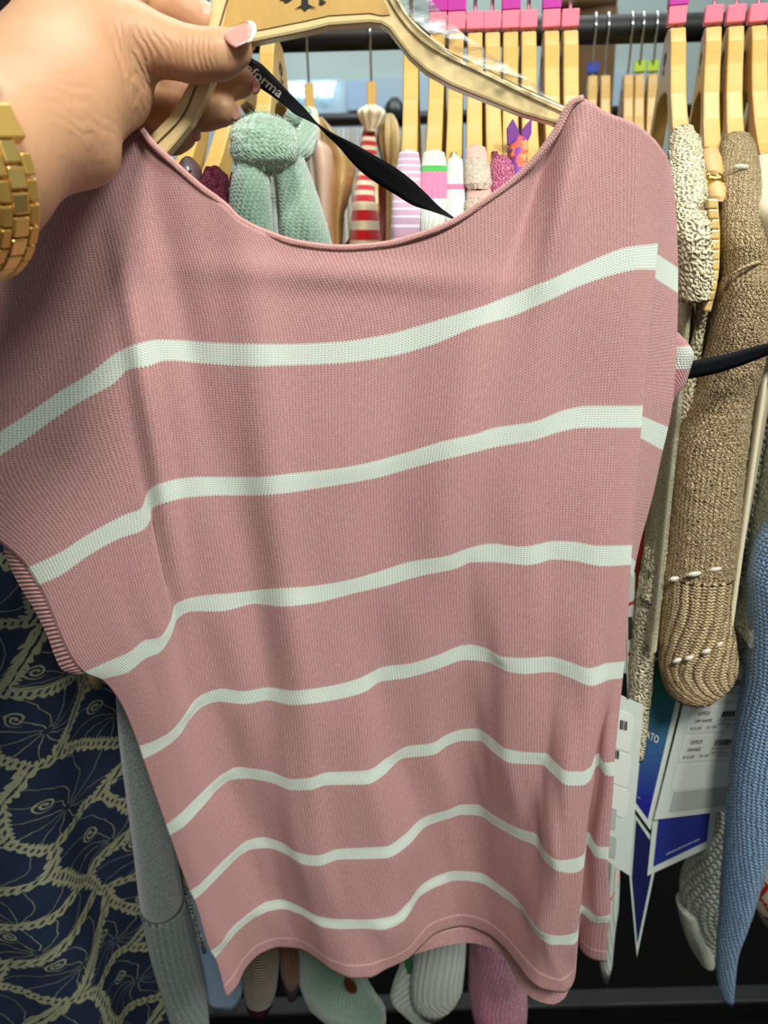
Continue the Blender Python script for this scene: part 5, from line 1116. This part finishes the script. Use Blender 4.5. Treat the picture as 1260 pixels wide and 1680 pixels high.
def nail(name, quad, mat, lift, parent, bow=.0015):
    """quad: two pixel polylines (base edge, tip edge); sits on the finger surface"""
    a = poly_resample(quad[0], 9); b = poly_resample(quad[1], 9); pts = [a*(1-t)+b*t for t in np.linspace(0, 1, 7)]
    pts = np.array(pts); fl_ = pts.reshape(-1, 2); hit = [(p, trace(*p)) for p in fl_]; hs = [(p, t) for p, t in hit if t]
    c0 = fl_.mean(0); Bm = lambda p: np.array([1, (p[0]-c0[0])/30, (p[1]-c0[1])/30, ((p[0]-c0[0])/30)**2, ((p[1]-c0[1])/30)**2])
    co_, *_ = np.linalg.lstsq(np.array([Bm(p) for p, t in hs]), np.array([t for p, t in hs]), rcond=None)
    tm = max(t for p, t in hs)
    dc = dF-.0125
    V = [Q(p[0], p[1], dc-.0112*math.sqrt(max(0, 1-((80-p[1])/40)**2))+.004*max(0, (p[0]-400)/20)**2*0-lift) for p in fl_]
    o = mesh_obj(name, V, grid_faces(7, 9), mat, parent); s = o.modifiers.new('thickness', 'SOLIDIFY'); s.thickness = .0007; s.offset = 0
    return o
tn = nail('thumbnail', ([(376, 46), (366, 51), (366, 58), (374, 70), (386, 79)], [(406, 35), (411, 44), (413, 52), (411, 62), (405, 70)]), M['nail'], .0010, hn)
nail('nail_tip', ([(405, 35), (411, 44), (413, 52), (411, 62), (405, 70)], [(411, 34), (419, 40), (421, 50), (418, 60), (411, 69)]), M['nailtip'], .0011, tn)
def tipnail(pl, d):
    n_ = len(pl); V = [Q(x, y, d) for x, y in pl]; o = mesh_obj('fingernail', V+[v+_F*.003 for v in V], [tuple(range(n_)), tuple(range(2*n_-1, n_-1, -1))]+[(i, i+n_, (i+1) % n_+n_, (i+1) % n_) for i in range(n_)], M['nail'], hn, smooth=False)
    b = o.modifiers.new('bevel', 'BEVEL'); b.width = .0012; b.segments = 3
tipnail([(412, 122), (420, 126), (426, 134), (427, 144), (422, 151), (413, 153)], dB+.009)
tipnail([(378, 163), (389, 168), (395, 178), (394, 190), (388, 197), (380, 196)], dB+.009)
tipnail([(315, 209), (325, 210), (329, 216), (328, 226), (321, 230), (315, 228)], dB+.009)
# finger ring
rc = Q(243, 186, dB+.014); e1 = _U; e2 = _F; rdir = (_R*.9-_U*.1)
o = tube('finger_ring', [rc+.0132*(math.cos(a)*e1+math.sin(a)*e2) for a in np.linspace(0, 2*math.pi, 33)[:-1]], .0012, M['gold'], None, 8, closed=True)
tag(o, 'thin gold ring at the base of a finger behind the hanger', 'ring')

# ------------------------------------------------------------------ wristwatch
M['watch'] = plain('brushed_gold', srgb(226, 184, 98), .36, .8, .12, 40, .03); M['watch_hi'] = plain('polished_gold', srgb(240, 204, 120), .25, .85, .05)
wa = empty('wristwatch', WC, 'gold link bracelet watch with crystal bezel on the wrist', 'watch')
E1 = -(_F-AX*np.dot(_F, AX)); E1 /= np.linalg.norm(E1); E2 = np.cross(AX, E1)
if np.dot(E2, _U) > 0: E2 = -E2
RW = .0392
def wp(th, ax_, r): return WC+AX*(ax_-.009)+r*(math.cos(th)*E1+math.sin(th)*E2)
def link(name, th, dth, a0, a1, mat, h=.0022, r=RW):
    c_ = (wp(th, a0, r)+wp(th, a1, r))/2; tang = -math.sin(th)*E1+math.cos(th)*E2; nrm = math.cos(th)*E1+math.sin(th)*E2
    return box(name, c_, AX*(a1-a0)/2, tang*(r*dth/2), nrm*h, mat, wa, .0007)
NR = 28; st = 2*math.pi/NR
for i in range(2, NR-6):
    th = i*st+.08; od = i % 2
    link('link', th, st*.92, -.0032, .0038, M['watch_hi'], .0024)
    link('link', th+st*.5, st*.92, .0042, .0088, M['watch']); link('link', th+st*.5, st*.92, -.0082, -.0036, M['watch'])
link('end_link', .26, .34, -.0088, .0090, M['watch'], .0028)
link('end_link', -1.25, .34, -.0088, .0090, M['watch'], .0028)
tc_ = -.42; nrm = math.cos(tc_)*E1+math.sin(tc_)*E2; tang = -math.sin(tc_)*E1+math.cos(tc_)*E2; cc = WC-AX*.009+nrm*(RW+.001)
def disc(name, r0, z0, z1, mat, n_=40):
    V = [cc+nrm*z_+r0*(math.cos(a)*AX+math.sin(a)*tang) for z_ in (z0, z1) for a in np.linspace(0, 2*math.pi, n_+1)[:-1]]
    o = mesh_obj(name, V, grid_faces(2, n_, True)+[tuple(range(n_))[::-1], tuple(range(n_, 2*n_))], mat, wa, smooth=False); b = o.modifiers.new('bevel', 'BEVEL'); b.width = .0006; b.limit_method = 'ANGLE'; return o
disc('case', .0155, -.003, .004, M['watch']); disc('dial', .0125, .004, .0048, M['card'])
for k in range(28):
    a = 2*math.pi*k/28; p_ = cc+nrm*.0048+.0142*(math.cos(a)*AX+math.sin(a)*tang)
    tube('bezel_stone', [p_-nrm*.001, p_, p_+nrm*.001], [.0008, .0014, .0006], M['chrome'] if k % 2 else M['watch_hi'], wa, 8)
tube('crown', [cc+AX*.0155, cc+AX*.0172, cc+AX*.0184], [.0018, .0022, .0016], M['watch_hi'], wa, 10)

# ------------------------------------------------------------------ lanyard and strap
la = empty('lanyard', P(560, 230, .50), 'black twisted lanyard ribbon with white informa lettering', 'lanyard')
up = poly_resample([(370, 66), (395, 82), (411, 95), (426, 103), (446, 122), (465, 142), (483, 161), (500, 178), (521, 202), (547, 219), (581, 236), (611, 253), (641, 270), (674, 294), (700, 318), (722, 340), (744, 357), (775, 385)], 90)
dn = poly_resample([(352, 96), (380, 108), (402, 122), (428, 145), (446, 157), (467, 173), (487, 189), (500, 195), (519, 205), (534, 220), (556, 241), (577, 266), (599, 287), (624, 304), (648, 319), (680, 338), (712, 348), (742, 359), (772, 388)], 90)
dep = lambda x: float(np.interp(x, [350, 430, 520, 600, 740], [.482, .485, .49, .493, .497]))
M['ribbon'] = knit('black_ribbon', srgb(22, 26, 30), srgb(10, 12, 14), .0012, .0008, .4, .2, rough=.6, sheen=0)
tw = lambda x: .003*math.sin((x-520)/60)
strip('ribbon', [P(x, y, dep(x)-tw(x)) for x, y in up], [P(x, y, dep(x)+tw(x)) for x, y in dn], M['ribbon'], la, 5, .0005)
V, F = text_mesh('informa', True); wd = V[:, 0].max(); x0 = V[:, 0].min()
o_ = np.array([396., 111.]); dx = np.array([62., 50.]); dy = np.array([9.5, -12.5])
W_ = []
for x, y in V:
    p_ = o_+dx*(x-x0)/(wd-x0)+dy*y/.7
    W_.append(P(p_[0], p_[1], dep(p_[0])-.0042))
mesh_obj('lettering', W_, F, M['whiteink'], la, smooth=False)
so = empty('strap', P(1190, 590, .505), 'plain black webbing strap running out from the sweater armhole', 'strap')
a = poly_resample([(1040, 615), (1100, 600), (1138, 592), (1184, 583), (1242, 568), (1275, 560), (1320, 548)], 30); b = poly_resample([(1040, 640), (1100, 628), (1129, 621), (1163, 615), (1216, 599), (1262, 581), (1320, 556)], 30)
strip('webbing', [P(x, y, .505) for x, y in a], [P(x, y, .509) for x, y in b], M['ribbon'], so, 4, .0012)
